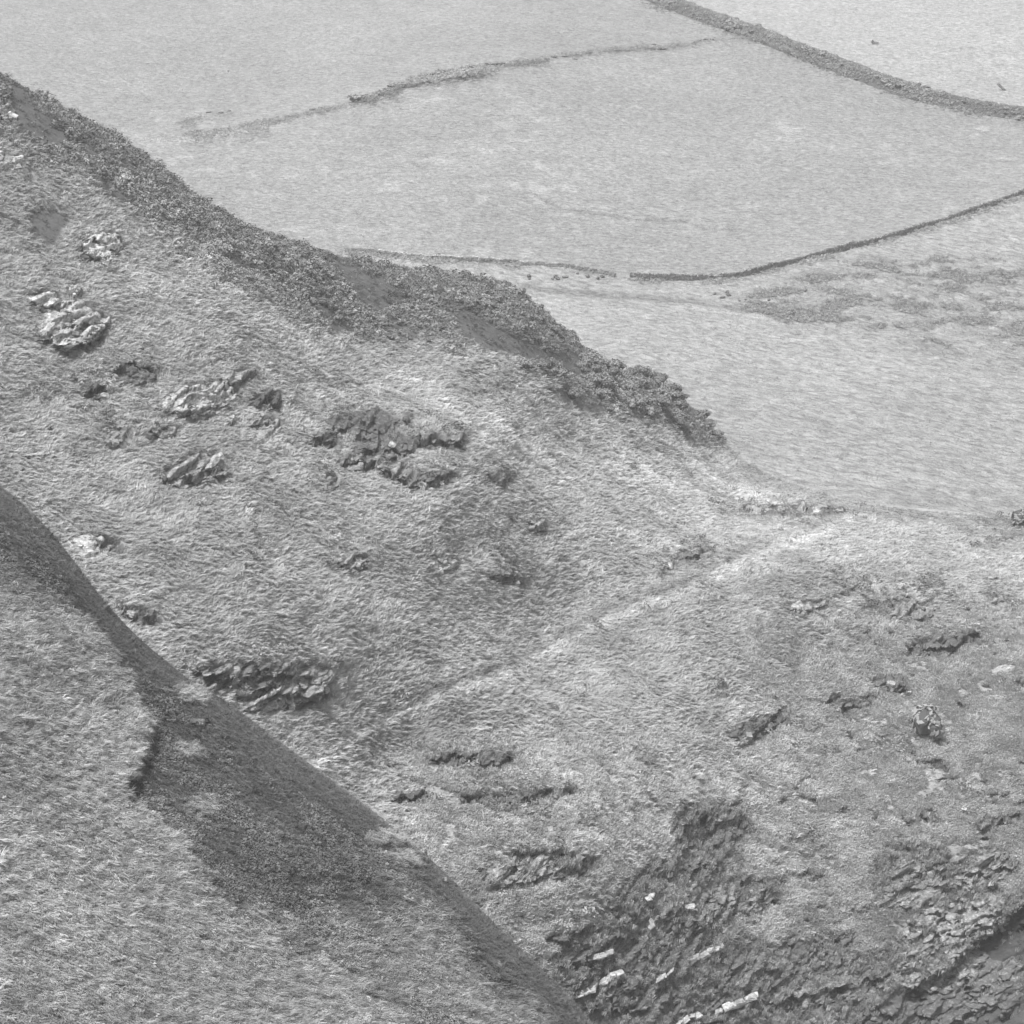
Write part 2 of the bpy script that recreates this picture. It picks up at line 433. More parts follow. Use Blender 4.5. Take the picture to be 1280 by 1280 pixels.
R_, P_, D_, Q_ = 'rock', 'pale', 'dark', 'quartz'
OUT = [
 ("large pale boulder outcrop with a dark undercut, biggest on the upper left slope", 92, 406, 72, 46, [P_, P_, R_], 22, .1, .55, .34),
 ("pale flat-topped rock just up left of the big pale boulder outcrop", 53, 377, 38, 18, [P_, R_], 8, .05, .4, .45),
 ("small upright pale rock on the turf above the big pale boulder outcrop", 91, 364, 15, 22, [P_], 4, .9, .5, .7),
 ("broken pale slabs with dark joints high on the slope below the ridge", 128, 306, 56, 26, [P_, P_, R_], 12, .3, .42, .36),
 ("pale block in the uppermost corner of the slope beside the dark bracken", 8, 142, 22, 16, [P_], 4, .1, .6, .6),
 ("rounded white boulder on the upper slope left of the bracken", 24, 199, 13, 12, [Q_, P_], 2, 0, .8, .9),
 ("pale boulder at the very edge of the upper slope", 3, 190, 10, 12, [P_], 2, 0, .7, .9),
 ("dark thin-bedded rock face under a grassy brow", 168, 464, 50, 26, [D_, R_, D_], 13, -.1, .2, .5),
 ("small dark bedded rock with a white streak", 120, 491, 26, 16, [D_, R_, P_], 6, .1, .3, .6),
 ("long pale bedded outcrop tilting up to the right in the middle of the upper slope", 247, 496, 86, 30, [P_, R_, R_], 20, .3, .24, .38),
 ("small white stone block right below the long tilted outcrop", 288, 524, 8, 10, [Q_], 1, .9, .5, .9),
 ("mossy ledge between the two tilted outcrops", 202, 538, 34, 14, [R_, D_], 6, .1, .4, .5),
 ("outcrop with one bright white slab and dark hollows beneath", 245, 586, 78, 34, [R_, R_, D_], 14, .45, .3, .4),
 ("small leaning pale rock alone on the smooth turf left of the bright slab", 146, 547, 26, 18, [R_, P_], 5, .5, .4, .6),
 ("pale lumpy rock below a dark hollow right of the tilted outcrop", 333, 534, 34, 24, [P_, R_], 8, .3, .45, .45),
 ("dark rock in the hollow above the pale lumpy rock", 335, 500, 34, 18, [D_], 6, .2, .4, .5),
 ("left tongue of dark rock of the largest broken crag", 403, 552, 38, 16, [D_, R_], 7, -.2, .3, .5),
 ("top bedded shelf of the largest broken crag", 455, 529, 96, 24, [D_, R_], 15, .15, .2, .34),
 ("dark central face of the largest broken crag", 480, 555, 72, 30, [D_, D_, R_], 15, .05, .24, .36),
 ("lower left buttress of the largest broken crag", 455, 578, 56, 22, [R_, D_], 10, .2, .3, .42),
 ("steep lower rib of the largest broken crag", 498, 594, 40, 26, [R_, D_], 9, -.4, .4, .45),
 ("long tilted foot slab of the largest broken crag", 535, 600, 58, 16, [D_, R_], 7, .25, .22, .6),
 ("dark overhang under a turf lip right of the largest crag", 552, 552, 52, 14, [D_], 7, -.15, .25, .5),
 ("small pale rock knob on the turf below the largest crag", 412, 603, 20, 18, [R_, P_], 4, 0, .5, .6),
 ("small grey rock knob halfway between the largest crag and the path", 621, 600, 30, 16, [R_, D_], 5, 0, .4, .6),
 ("small rock with a pale corner in a dark hollow", 669, 659, 18, 12, [R_, P_], 3, .1, .5, .7),
 ("rounded rock with a dark underside on the open turf", 442, 706, 30, 18, [R_, D_], 5, .4, .5, .5),
 ("small rock with white patches on the open turf", 555, 705, 36, 14, [P_, Q_, R_], 7, .05, .4, .42),
 ("thin dark slab lying flat in the turf", 629, 725, 48, 8, [D_, R_], 5, -.1, .16, .7),
 ("tight cluster of white boulders beside the near slope", 115, 682, 50, 30, [Q_, P_, Q_], 18, .0, .7, .28),
 ("grey boulder beside the white boulder cluster", 142, 682, 20, 18, [D_, R_], 4, 0, .6, .6),
 ("dark and pale bedded rocks half hidden by the near slope", 172, 771, 46, 18, [D_, P_, R_], 9, -.35, .3, .42),
 ("left shoulder of the big dark outcrop at the brow of the near slope", 275, 844, 70, 30, [R_, D_], 14, .1, .34, .38),
 ("central block of the big dark outcrop above the near slope", 330, 846, 70, 34, [D_, R_, R_], 13, .1, .4, .4),
 ("right broken part of the big dark outcrop above the near slope", 378, 856, 62, 44, [R_, D_, R_], 16, .1, .4, .34),
 ("foot of the big dark outcrop with a string of white stones", 335, 880, 80, 18, [R_, P_, D_], 12, .3, .3, .3),
 ("low grassy rock ledge at the head of the path", 990, 639, 128, 8, [R_, P_, R_], 8, .0, .35, .14),
 ("small dark ledge left of the path head", 866, 694, 44, 9, [D_, R_], 7, .05, .35, .35),
 ("tiny pale ledge left of the path head", 834, 707, 16, 7, [P_, R_], 3, .1, .4, .6),
 ("long jagged dark ledge high on the right hand spur", 1178, 809, 86, 20, [D_, R_, D_], 14, .35, .3, .28),
 ("short dark ledge left of the long jagged one on the spur", 1110, 857, 52, 14, [D_, R_], 8, -.2, .35, .36),
 ("low broken ledge on the spur above the pale gully", 1058, 881, 56, 9, [D_, R_], 7, -.05, .3, .3),
 ("diagonal dark ledge rising to the right above the pale gully", 944, 912, 64, 20, [D_, R_], 10, .65, .35, .3),
 ("dark undercut ledge below the path", 588, 951, 98, 14, [D_, R_, D_], 12, .0, .35, .25),
 ("small dark ledge left of the undercut ledge", 508, 999, 46, 11, [D_, R_], 6, .35, .35, .35),
 ("broken row of dark rocks below the undercut ledge", 640, 1000, 130, 16, [D_, R_], 14, .15, .4, .16),
 ("mottled bedded outcrop in the pale grass left of the cliff", 672, 1086, 118, 30, [R_, D_, R_], 22, .2, .3, .24),
 ("dark recessed rock at the top of the cliff", 890, 1036, 84, 36, [D_, D_, R_], 18, .25, .35, .3),
 ("stepped dark rock below the recessed one", 850, 1088, 90, 30, [D_, R_], 16, .35, .3, .3),
 ("dark rock rib in the middle of the cliff edge", 812, 1140, 84, 30, [D_, R_, D_], 15, .1, .3, .3),
 ("bedded ledge at the foot of the pale grass by the near slope", 722, 1172, 84, 16, [D_, R_], 12, .35, .25, .3),
 ("dark lower ledge by the brow of the near slope", 728, 1198, 86, 18, [D_], 12, .2, .25, .3),
 ("dark rock bulge with short beds left of the white vein", 780, 1178, 60, 28, [D_, R_], 12, .35, .28, .34),
 ("thin dark beds around the white veins", 860, 1170, 70, 36, [D_, R_], 14, .3, .2, .34),
 ("small dark boulder alone in the pale grass right of the gully", 1156, 1020, 24, 12, [D_], 4, .1, .5, .5),
 ("dark slanting ledge near the far right of the cliff top", 1250, 1026, 62, 12, [D_, R_], 9, .5, .25, .34),
 ("weathered bedded rocks in the middle of the lower cliff", 1140, 1100, 90, 70, [R_, D_, R_], 24, .15, .3, .26),
 ("curved pale beds above the lower cliff", 1122, 1128, 60, 20, [P_, R_], 8, .2, .2, .5),
 ("dark hollow rock low on the cliff with a pale rim", 1042, 1178, 40, 18, [D_, R_], 6, .3, .4, .4),
 ("broad bedded slabs at the foot of the cliff", 1040, 1236, 150, 34, [R_, D_, R_], 26, .3, .16, .3),
 ("stacked thin slabs at the bottom of the cliff left of the broad ones", 900, 1264, 150, 28, [D_, R_], 22, .32, .16, .26),
 ("rough stepped rocks right of the broad bedded slabs", 1170, 1210, 100, 60, [R_, R_, D_], 26, .35, .26, .22),
 ("long band of thin dark beds across the foot of the cliff", 960, 1212, 190, 44, [D_, R_], 12, .3, .2, .3),
 ("dark cracked rock face around the broad quartz streak", 770, 1214, 130, 44, [D_, R_], 10, .3, .2, .3),
 ("craggy mottled rocks in the middle of the lower cliff below the pale hanging grass", 900, 1130, 120, 50, [R_, D_], 10, .3, .2, .3),
 ("rough rock rib running down to the shaded corner of the cliff", 1200, 1150, 120, 50, [R_, R_, D_], 10, .5, .2, .3),
 ("shaded lower beds in the bottom corner of the cliff", 1180, 1262, 190, 40, [D_], 8, .35, .2, .3),
 ("sheer dark rock wall at the lower right end of the cliff", 1232, 1222, 96, 80, [D_], 9, .35, .14, .5),
 ("fractured dark rocks below the first white vein", 790, 1246, 110, 36, [D_, R_, D_], 20, .35, .24, .26),
 ("low rocks beside a scrubby hollow on the right hand spur", 1266, 672, 30, 10, [R_, P_], 4, .1, .4, .4),
 ("shallow stony scar on the upper spur", 1135, 766, 60, 18, [R_, D_], 9, .2, .4, .2),
 ("scattered low stones on the spur above the smooth turf", 1006, 760, 44, 10, [R_, D_], 6, .1, .4, .24),
 ("weathered stones at the right end of the upper spur", 1248, 756, 34, 14, [R_, R_], 6, .2, .5, .28),
 ("grassy rock knob with a dark undercut below the ridge", 290, 472, 40, 14, [R_, D_], 6, .2, .4, .4),
 ("rough weathered rocks on the right hand cliff slope", 1228, 1085, 80, 40, [R_, R_, D_], 15, .35, .3, .22),
]

def tone_B(u, v, P):
    n1 = fbm(P[..., 0] / 9, P[..., 1] / 9, P[..., 2] / 5, 4, 3)
    n2 = fbm(P[..., 0] / 1.6, P[..., 1] / 1.6, P[..., 2] / .9, 3, 9)
    t = .432 + .024 * n1 + .04 * fbm(P[..., 0] / 11, P[..., 1] / 8, P[..., 2] / 1.7, 3, 17)
    t += .03 * smooth(500, 950, u) * (v < 700)
    dpb, sdb = poly_dist(u, v, PATH_B)
    t = t - .085 * smooth(5, 10, dpb) * smooth(26, 12, dpb + 4 * n2) * (sdb < 0) * smooth(420, 480, u) * smooth(980, 900, u)
    t = t * (1 + .09 * fbm(P[..., 0] / 3.5, P[..., 1] / 3.5, P[..., 2] / 1.6, 3, 15))
    for poly, amt in DARK_TURF_B:
        k_ = 1 if amt < .05 else .3
        t = t - 1.3 * amt * smooth(-18 * k_, 22 * k_, inside(u, v, poly) + 14 * k_ * n1 + (1 - k_) * 6 * n2)
    for poly, amt in PALE_B: t = t + 1.4 * amt * smooth(-14, 18, inside(u, v, poly) + 14 * n1)
    jq = smooth(34, 3, v - SIL_B(u) + 8 * n2) * smooth(895, 935, u)
    t = t * (1 - jq) + .335 * jq
    # ridge scrub ground
    rb = smooth(90, 30, v - SIL_B(u) + 16 * n1) * smooth(935, 890, u) * np.where(u > 690, smooth(10, -8, v - (505 + (u - 740) * .33) + 6 * n1), 1)
    t = t * (1 - rb) + .172 * rb
    br = 0 * u
    for poly in BRACKEN_B: br = np.maximum(br, smooth(-4, 5, inside(u, v, poly) + 5 * n2))
    t = t * (1 - br) + (.105 + .006 * n2) * br
    d, _ = poly_dist(u, v, PATH_B)
    t = t + .115 * smooth(10, 3, d + 3.5 * n2) + .04 * smooth(16, 5, d + 3 * n2) * smooth(720, 620, u) * (.8 + .2 * n1)
    d, _ = poly_dist(u, v, TRACK_B)
    t = t + .05 * smooth(12, 3, d + 3 * n2)
    rk = 0 * u
    for poly in ROCK_B: rk = np.maximum(rk, smooth(-8, 12, inside(u, v, poly) + 20 * n1 + 9 * n2))
    t = t * (1 - rk) + (.17 + .06 * n2) * rk
    oc = 0 * u
    for row in OUT:
        cx, cy, w_, h_, tl = row[1], row[2], row[3], row[4], row[7]
        j0, j1 = np.searchsorted(u[0], [cx - w_, cx + w_])
        uu, vv = u[:, j0:j1] - cx, v[:, j0:j1] - cy
        vv = vv + uu * tl * .4
        e = np.hypot(uu / (w_ * .56 + 1), vv / (h_ * .56 + 2)) + .22 * n2[:, j0:j1]
        oc[:, j0:j1] = np.maximum(oc[:, j0:j1], smooth(1.12, .92, e))
    rt = .15 + .03 * n2
    global OCM
    OCM = oc
    t = t * (1 - oc * (1 - rk)) + rt * oc * (1 - rk)
    rk = np.maximum(rk, oc)
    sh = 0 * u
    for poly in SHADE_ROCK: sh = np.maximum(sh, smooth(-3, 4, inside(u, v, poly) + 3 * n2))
    t = t * (1 - sh) + (.088 + .014 * n2) * sh  # shade on the corner cliff painted as a darker rock tone
    return t, br, rk, sh

def build_B():
    us = columns(1.62)
    # row parameter: dense at the crest, where the surface turns away
    q = np.concatenate([np.linspace(0, 1, 22, endpoint=False) ** 2 * 30, np.arange(30, 1400, 1.70)])
    vs = SIL_B(us)
    vmax = 1330.0
    Q = q[None, :] * (vmax - vs[:, None]) / q[-1]
    # keep near-crest rows unstretched
    w = smooth(0, 200, q)[None, :]
    Q = q[None, :] * (1 - w) + Q * w
    u = np.repeat(us[None, :], len(q), 0)
    v = (vs[:, None] + Q).T
    Q = Q.T
    Y = fB(u, v)
    crest = np.clip(1 - Q / 40, 0, 1) ** 2
    Y = Y + 9 * crest * smooth(930, 860, u)             # the crest rounds over
    dp, _ = poly_dist(u, v, PATH_B)
    Y = Y - .7 * np.exp(-(dp / 34) ** 2)                # the spur with the path along it
    # right of the crest the hillside meets the pasture
    Ya = fA(u, SIL_B(u))
    jn = smooth(870, 925, u) * np.exp(-Q / 70)
    Y = Y + (Ya - fB(u, SIL_B(u))) * jn
    P0 = unproj(u, v, Y)
    n1 = fbm(P0[..., 0] / 3.2, P0[..., 1] / 3.2, P0[..., 2] / 2, 2, 77)
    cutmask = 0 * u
    for line, depth, L in CUTS:
        x0, x1 = line[0][0], line[-1][0]
        m = np.where((us > x0 - 8) & (us < x1 + 8))[0]
        if not len(m): continue
        uu, vv = u[:, m], v[:, m]
        lv = np.interp(uu, [p[0] for p in line], [p[1] for p in line])
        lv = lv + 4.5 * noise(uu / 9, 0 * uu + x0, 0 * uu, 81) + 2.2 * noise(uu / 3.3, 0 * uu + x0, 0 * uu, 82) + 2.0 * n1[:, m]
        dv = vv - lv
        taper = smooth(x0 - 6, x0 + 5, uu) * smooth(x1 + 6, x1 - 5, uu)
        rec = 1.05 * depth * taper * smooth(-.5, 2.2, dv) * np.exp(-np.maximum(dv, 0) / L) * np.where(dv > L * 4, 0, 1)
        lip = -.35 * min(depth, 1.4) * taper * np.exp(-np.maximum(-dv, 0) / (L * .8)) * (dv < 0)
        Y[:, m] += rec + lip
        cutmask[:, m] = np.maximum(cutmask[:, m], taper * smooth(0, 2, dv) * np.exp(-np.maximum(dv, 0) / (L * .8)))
    hz_ = np.maximum(smooth(900, 1000, v) * smooth(480, 560, u), smooth(980, 1060, u) * smooth(680, 760, v))
    x, y, z = P0[..., 0], P0[..., 1], P0[..., 2]
    pk = fbm(x / 1.9, y / 1.9, z / .8, 3, 85)
    th = .62 - .22 * smooth(-.2, .8, fbm(x / 9, y / 9, z / 7, 2, 86))
    pocket = smooth(th, th + .14, pk) * hz_ + smooth(1.02, 1.15, pk) * (1 - hz_) * smooth(60, 130, Q)
    Y = Y + .8 * pocket
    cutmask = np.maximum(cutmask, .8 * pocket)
    P = unproj(u, v, Y)
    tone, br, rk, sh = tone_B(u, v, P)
    x, y, z = P[..., 0], P[..., 1], P[..., 2]
    N = grid_normals(P0)
    wx = noise(x / 4, y / 4, z / 4, 21) * .9; wz = noise(x / 5, y / 5, z / 3, 22) * .8
    rip = 1 - np.abs(noise(x / 2.3 + wx, y / 1.5 + wz, z / .42 + wx * 1.6, 23)) * 2
    rip2 = 1 - np.abs(noise(x / .9 + wz, y / .9, z / .25 + wz * 1.6, 24)) * 2
    disp = .55 * fbm(x / 14, y / 14, z / 9, 2, 31) + .16 * fbm(x / 2.6, y / 2.6, z / 1.6, 3, 32)
    grassy = (1 - rk) * (1 - br)
    edge = smooth(0, 30, Q) * .85 + .15
    disp = disp * edge + (.13 * rip + .06 * rip2) * grassy * edge
    # hummocky rough ground on the cliff top
    hum = smooth(900, 1000, v) * smooth(480, 560, u) * (1 - .5 * rk)
    hum = np.maximum(hum, smooth(960, 1060, u) * smooth(660, 740, v))
    disp += hum * .26 * (1 - np.abs(fbm(x / 1.7 + wx * .4, y / 1.7, z / 1.1, 3, 41))) * grassy
    # bedded rock: layers dipping to the left, with broken joints
    bed = z * math.cos(.30) - x * math.sin(.30) + .5 * fbm(x / 5, y / 5, z / 5, 2, 51)
    lay = bed / .55 + .25 * noise(x / 2, y / 2, z / 2, 55)
    fr = lay - np.floor(lay)
    lid = np.floor(lay)
    step = (_hash(lid.astype(np.int64), lid.astype(np.int64) * 7, lid.astype(np.int64) * 3, 5)) * .42
    blk = noise(x / 1.3, lid * 3.1, y / 3, 52)
    strat = (step + .35 * np.sign(blk) * np.abs(blk) ** .5) * smooth(0, .2, fr) * smooth(1, .93, fr) + .16 * fbm(x / .6, y / .6, z / .3, 3, 53)
    disp += strat * np.maximum(rk, 0) * (1 - .4 * sh)
    P = P + N * disp[..., None]
    tone = tone * (1 - .55 * np.clip(cutmask, 0, 1))    # dark peat, plus shade painted into the undercuts and pockets
    # behind the crest: the far side of the ridge falls to the valley floor
    back = []
    topP = P[0]
    for k in range(1, 26):
        f = k / 25
        Yb = topP[:, 1] + 1.0 * k + 95 * f * f
        zb = topP[:, 2] - 1.2 * 25 * f * f - (topP[:, 2] + 104 + 14) * smooth(0, 1, f)
        right = smooth(880, 915, us)
        zb = zb * (1 - right) + (topP[:, 2] - .12 * k - 3 * f) * right
        Yb = Yb * (1 - right) + (topP[:, 1] + .5 * k) * right
        sc = Yb / topP[:, 1]
        back.append(np.stack([topP[:, 0] * sc, Yb, zb], -1))
    back = np.array(back[::-1])
    tb = np.repeat(tone[0][None], len(back), 0)
    # foot: cliff down to the sea
    foot = []
    bot = P[-1]
    for k in range(1, 9):
        f = k / 8
        foot.append(np.stack([bot[:, 0] * (1 - .03 * f), bot[:, 1] - 14 * f, bot[:, 2] * (1 - f) + -162 * f + .8 * np.sin(us * .7 + k * 2)], -1))
    foot = np.array(foot)
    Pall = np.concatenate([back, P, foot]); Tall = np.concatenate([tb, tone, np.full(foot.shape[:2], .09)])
    Tall[len(back):len(back) + len(P)] *= (1 - .42 * grassy * smooth(2, 12, Q))  # dark soil below the tufts, with thatch shade painted into the tone
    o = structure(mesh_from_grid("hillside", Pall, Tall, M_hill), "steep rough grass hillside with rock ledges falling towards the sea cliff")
    return dict(oc=OCM, u=u, v=v, P=P, N=N, tone=tone, br=br, rk=rk, sh=sh, cut=cutmask, us=us, vs=vs, q=q, Q=Q, obj=o)

B = build_B()

# =================================================== fields (A)
WALL_W = [(430, 313), (470, 318), (520, 323), (575, 328), (630, 332), (700, 336), (745, 342), (770, 346)]
WALL_E = [(784, 348), (830, 350), (885, 349), (930, 344), (985, 330), (1050, 316), (1120, 297), (1190, 275), (1240, 258), (1300, 236), (1400, 196)]
HEDGE = [(700, -28), (800, -8), (850, 12), (900, 30), (950, 48), (1000, 68), (1050, 86), (1100, 104), (1150, 120), (1200, 132), (1250, 142), (1320, 152), (1420, 168)]
BANK = [(180, 176), (245, 170), (330, 156), (400, 140), (440, 130), (500, 110), (540, 98), (600, 88), (640, 82), (700, 70), (780, 60), (850, 56), (905, 50), (935, 48)]
TRACK_A = [(640, 358), (700, 365), (780, 371), (860, 376), (940, 388), (990, 398), (1050, 404)]
FURROW = [(672, 244), (700, 256), (745, 264), (800, 271), (860, 273), (880, 280), (925, 285)]
ROUGH_A = [([(940, 372), (1000, 345), (1100, 330), (1180, 318), (1420, 330), (1420, 480), (1280, 470), (1180, 440), (1060, 408), (980, 390)], .5)]

def build_A():
    us = columns(2.6)
    v_low = np.where(us < 912, np.maximum(571 + (912 - us) * .02, 560), SIL_B(us) + 5)
    rows = np.arange(0, 1, 1 / 330)
    rows = np.r_[rows, 1.0]
    v0 = -150.0
    v = v0 + (v_low[None, :] - v0) * rows[:, None]
    u = np.repeat(us[None], len(rows), 0)
    Y = fA(u, v)
    P = unproj(u, v, Y)
    x, y, z = P[..., 0], P[..., 1], P[..., 2]
    n1 = fbm(x / 26, y / 40, z * 0, 4, 61); n2 = fbm(x / 3, y / 4.5, z * 0, 3, 62)
    lw = interp_line(WALL_W + WALL_E); lh = interp_line(HEDGE); lb = interp_line(BANK)
    below_wall = (v > lw(u)) & (u > 430)
    beyond_hedge = (v < lh(u)) & (u > 700)
    upper = (v < lb(u)) & ~beyond_hedge
    tone = .305 + .02 * n1 + .014 * n2
    tone = np.where(upper, tone + .004, tone)
    tone = np.where(beyond_hedge, .375 + .015 * n1 + .012 * n2, tone)
    tone = np.where(below_wall, .355 + .028 * n1 + .014 * n2, tone)
    # worn tufty patches in the middle field
    patch = smooth(.35, .8, fbm(x / 10, y / 18, z * 0, 3, 63)) * smooth(.0, .5, n2)
    tone = tone + .07 * patch * (~below_wall) * smooth(100, 160, v)
    ro = 0 * u
    for poly, _ in ROUGH_A: ro = np.maximum(ro, smooth(-12, 14, inside(u, v, poly) + 16 * n1))
    ro = ro * below_wall
    darkp = smooth(-.05, .6, fbm(x / 6, y / 6, z * 0, 4, 65, .65))
    tone = tone * (1 - ro) + ro * (.335 - .11 * darkp + .03 * n2)
    d, _ = poly_dist(u, v, TRACK_A); tone = tone - .12 * smooth(6.5, 1.5, d)
    d, _ = poly_dist(u, v, FURROW); tone = tone - .09 * smooth(2.6, 1.0, d) * smooth(-.3, .2, noise(x / 2.5, y / 3, z * 0, 68))
    d, _ = poly_dist(u, v, BANK); tone = tone - .03 * smooth(7, 1.5, d + 2 * n2) 
    d, _ = poly_dist(u, v, [(180, 178), (245, 174), (300, 160), (350, 158)]); tone = tone + .05 * smooth(9, 3, d + 5 * n2)
    low = smooth(590, 640, v + 14 * n1) * (u > 880); tone = tone * (1 - low * .12)
    disp = .5 * fbm(x / 40, y / 50, z * 0, 2, 71) + .10 * n2 + .12 * fbm(x / 1.3, y / 1.7, z * 0, 2, 73) + ro * .35 * np.abs(fbm(x / 3, y / 4, z * 0, 2, 75))
    db, _ = poly_dist(u, v, BANK); disp = disp + .7 * smooth(7, 0, db) * (.5 + .5 * noise(x / 9, y / 9, z * 0, 76))
    join = smooth(0, 8, np.abs(v - v_low[None])) 
    dz = np.where(us[None] > 912, disp * join, disp)
    P[..., 2] += dz
    d, _ = poly_dist(u, v, FURROW); P[..., 2] -= .5 * smooth(3, 1, d)
    d, _ = poly_dist(u, v, TRACK_A); P[..., 2] -= .25 * smooth(6, 1, d)
    # skirt under the hillside
    foot = np.array([P[-1] + np.array([0, 3. * k, -5. * k]) for k in range(1, 6)])
    Pa = np.concatenate([P, foot]); Ta = np.concatenate([tone, np.repeat(tone[-1][None], 5, 0)])
    # skyline behind: the land rolls over beyond the top of the picture
    topP = P[0]; back = []
    for k in range(1, 9):
        f = k / 8
        back.append(np.stack([topP[:, 0] * (1 + 1.5 * f), topP[:, 1] * (1 + 1.5 * f), topP[:, 2] + 25 * f - 60 * f * f], -1))
    back = np.array(back[::-1])
    Pa = np.concatenate([back, Pa]); Ta = np.concatenate([np.repeat(tone[0][None], 8, 0), Ta])
    def lab(a):
        a = np.concatenate([np.repeat(a[0][None], 8, 0), a, np.repeat(a[-1][None], 5, 0)])
        return a[:-1, :-1]
    rg = lab(ro > .5); bw_ = lab(below_wall); bh = lab(beyond_hedge); up = lab(upper)
    cls = np.zeros(bw_.shape, int)
    cls[up] = 1; cls[bh] = 2; cls[bw_] = 3; cls[bw_ & rg] = 4
    names = [("field", "wide smooth grass field between the broken bank and the stone wall"),
             ("field", "smooth grass field above the broken earth bank"),
             ("field", "palest grass field beyond the dark hedge bank"),
             ("pasture", "pale pasture below the stone wall, running down to the rough hillside"),
             ("rough_ground", "rough tussocky ground with dark scrub patches right of the pasture")]
    for i, (nm, lb_) in enumerate(names):
        structure(mesh_from_grid(nm, Pa, Ta, M_pasture if i >= 3 else M_field, cls == i), lb_)
    N = grid_normals(P)
    return dict(u=u, v=v, P=P, N=N, tone=tone, ro=ro, us=us, below=below_wall, upper=upper, beyond=beyond_hedge)

A = build_A()

# =================================================== near slope (C)
EDGE_C = [(-60, 650), (0, 702), (60, 745), (110, 780), (150, 826), (166, 850), (180, 890), (186, 935), (172, 960), (160, 985), (200, 1028),
          (236, 1068), (262, 1110), (300, 1150), (350, 1180), (420, 1210), (520, 1290), (600, 1400)]
CUTS_C = [([(228, 898), (250, 902), (268, 906)], .9, 4), ([(520, 1068), (545, 1078), (560, 1092), (575, 1112)], .8, 8),
          ([(585, 1192), (600, 1200), (630, 1222), (645, 1225)], .9, 9), ([(370, 1030), (392, 1036)], .4, 7),
          ([(222, 1010), (232, 1018)], .4, 7), ([(262, 1098), (274, 1112)], .5, 9), ([(88, 706), (104, 720)], .5, 5),
          ([(400, 1274), (425, 1276)], .4, 6), ([(100, 1262), (130, 1252)], .5, 10), ([(540, 1168), (552, 1180)], .5, 8)]
SCRUB_C = [(236, 866, 22, 14), (232, 936, 22, 12), (250, 1008, 22, 15), (350, 1158, 22, 12), (320, 1140, 18, 12), (480, 1048, 26, 10), (500, 1075, 30, 12)]

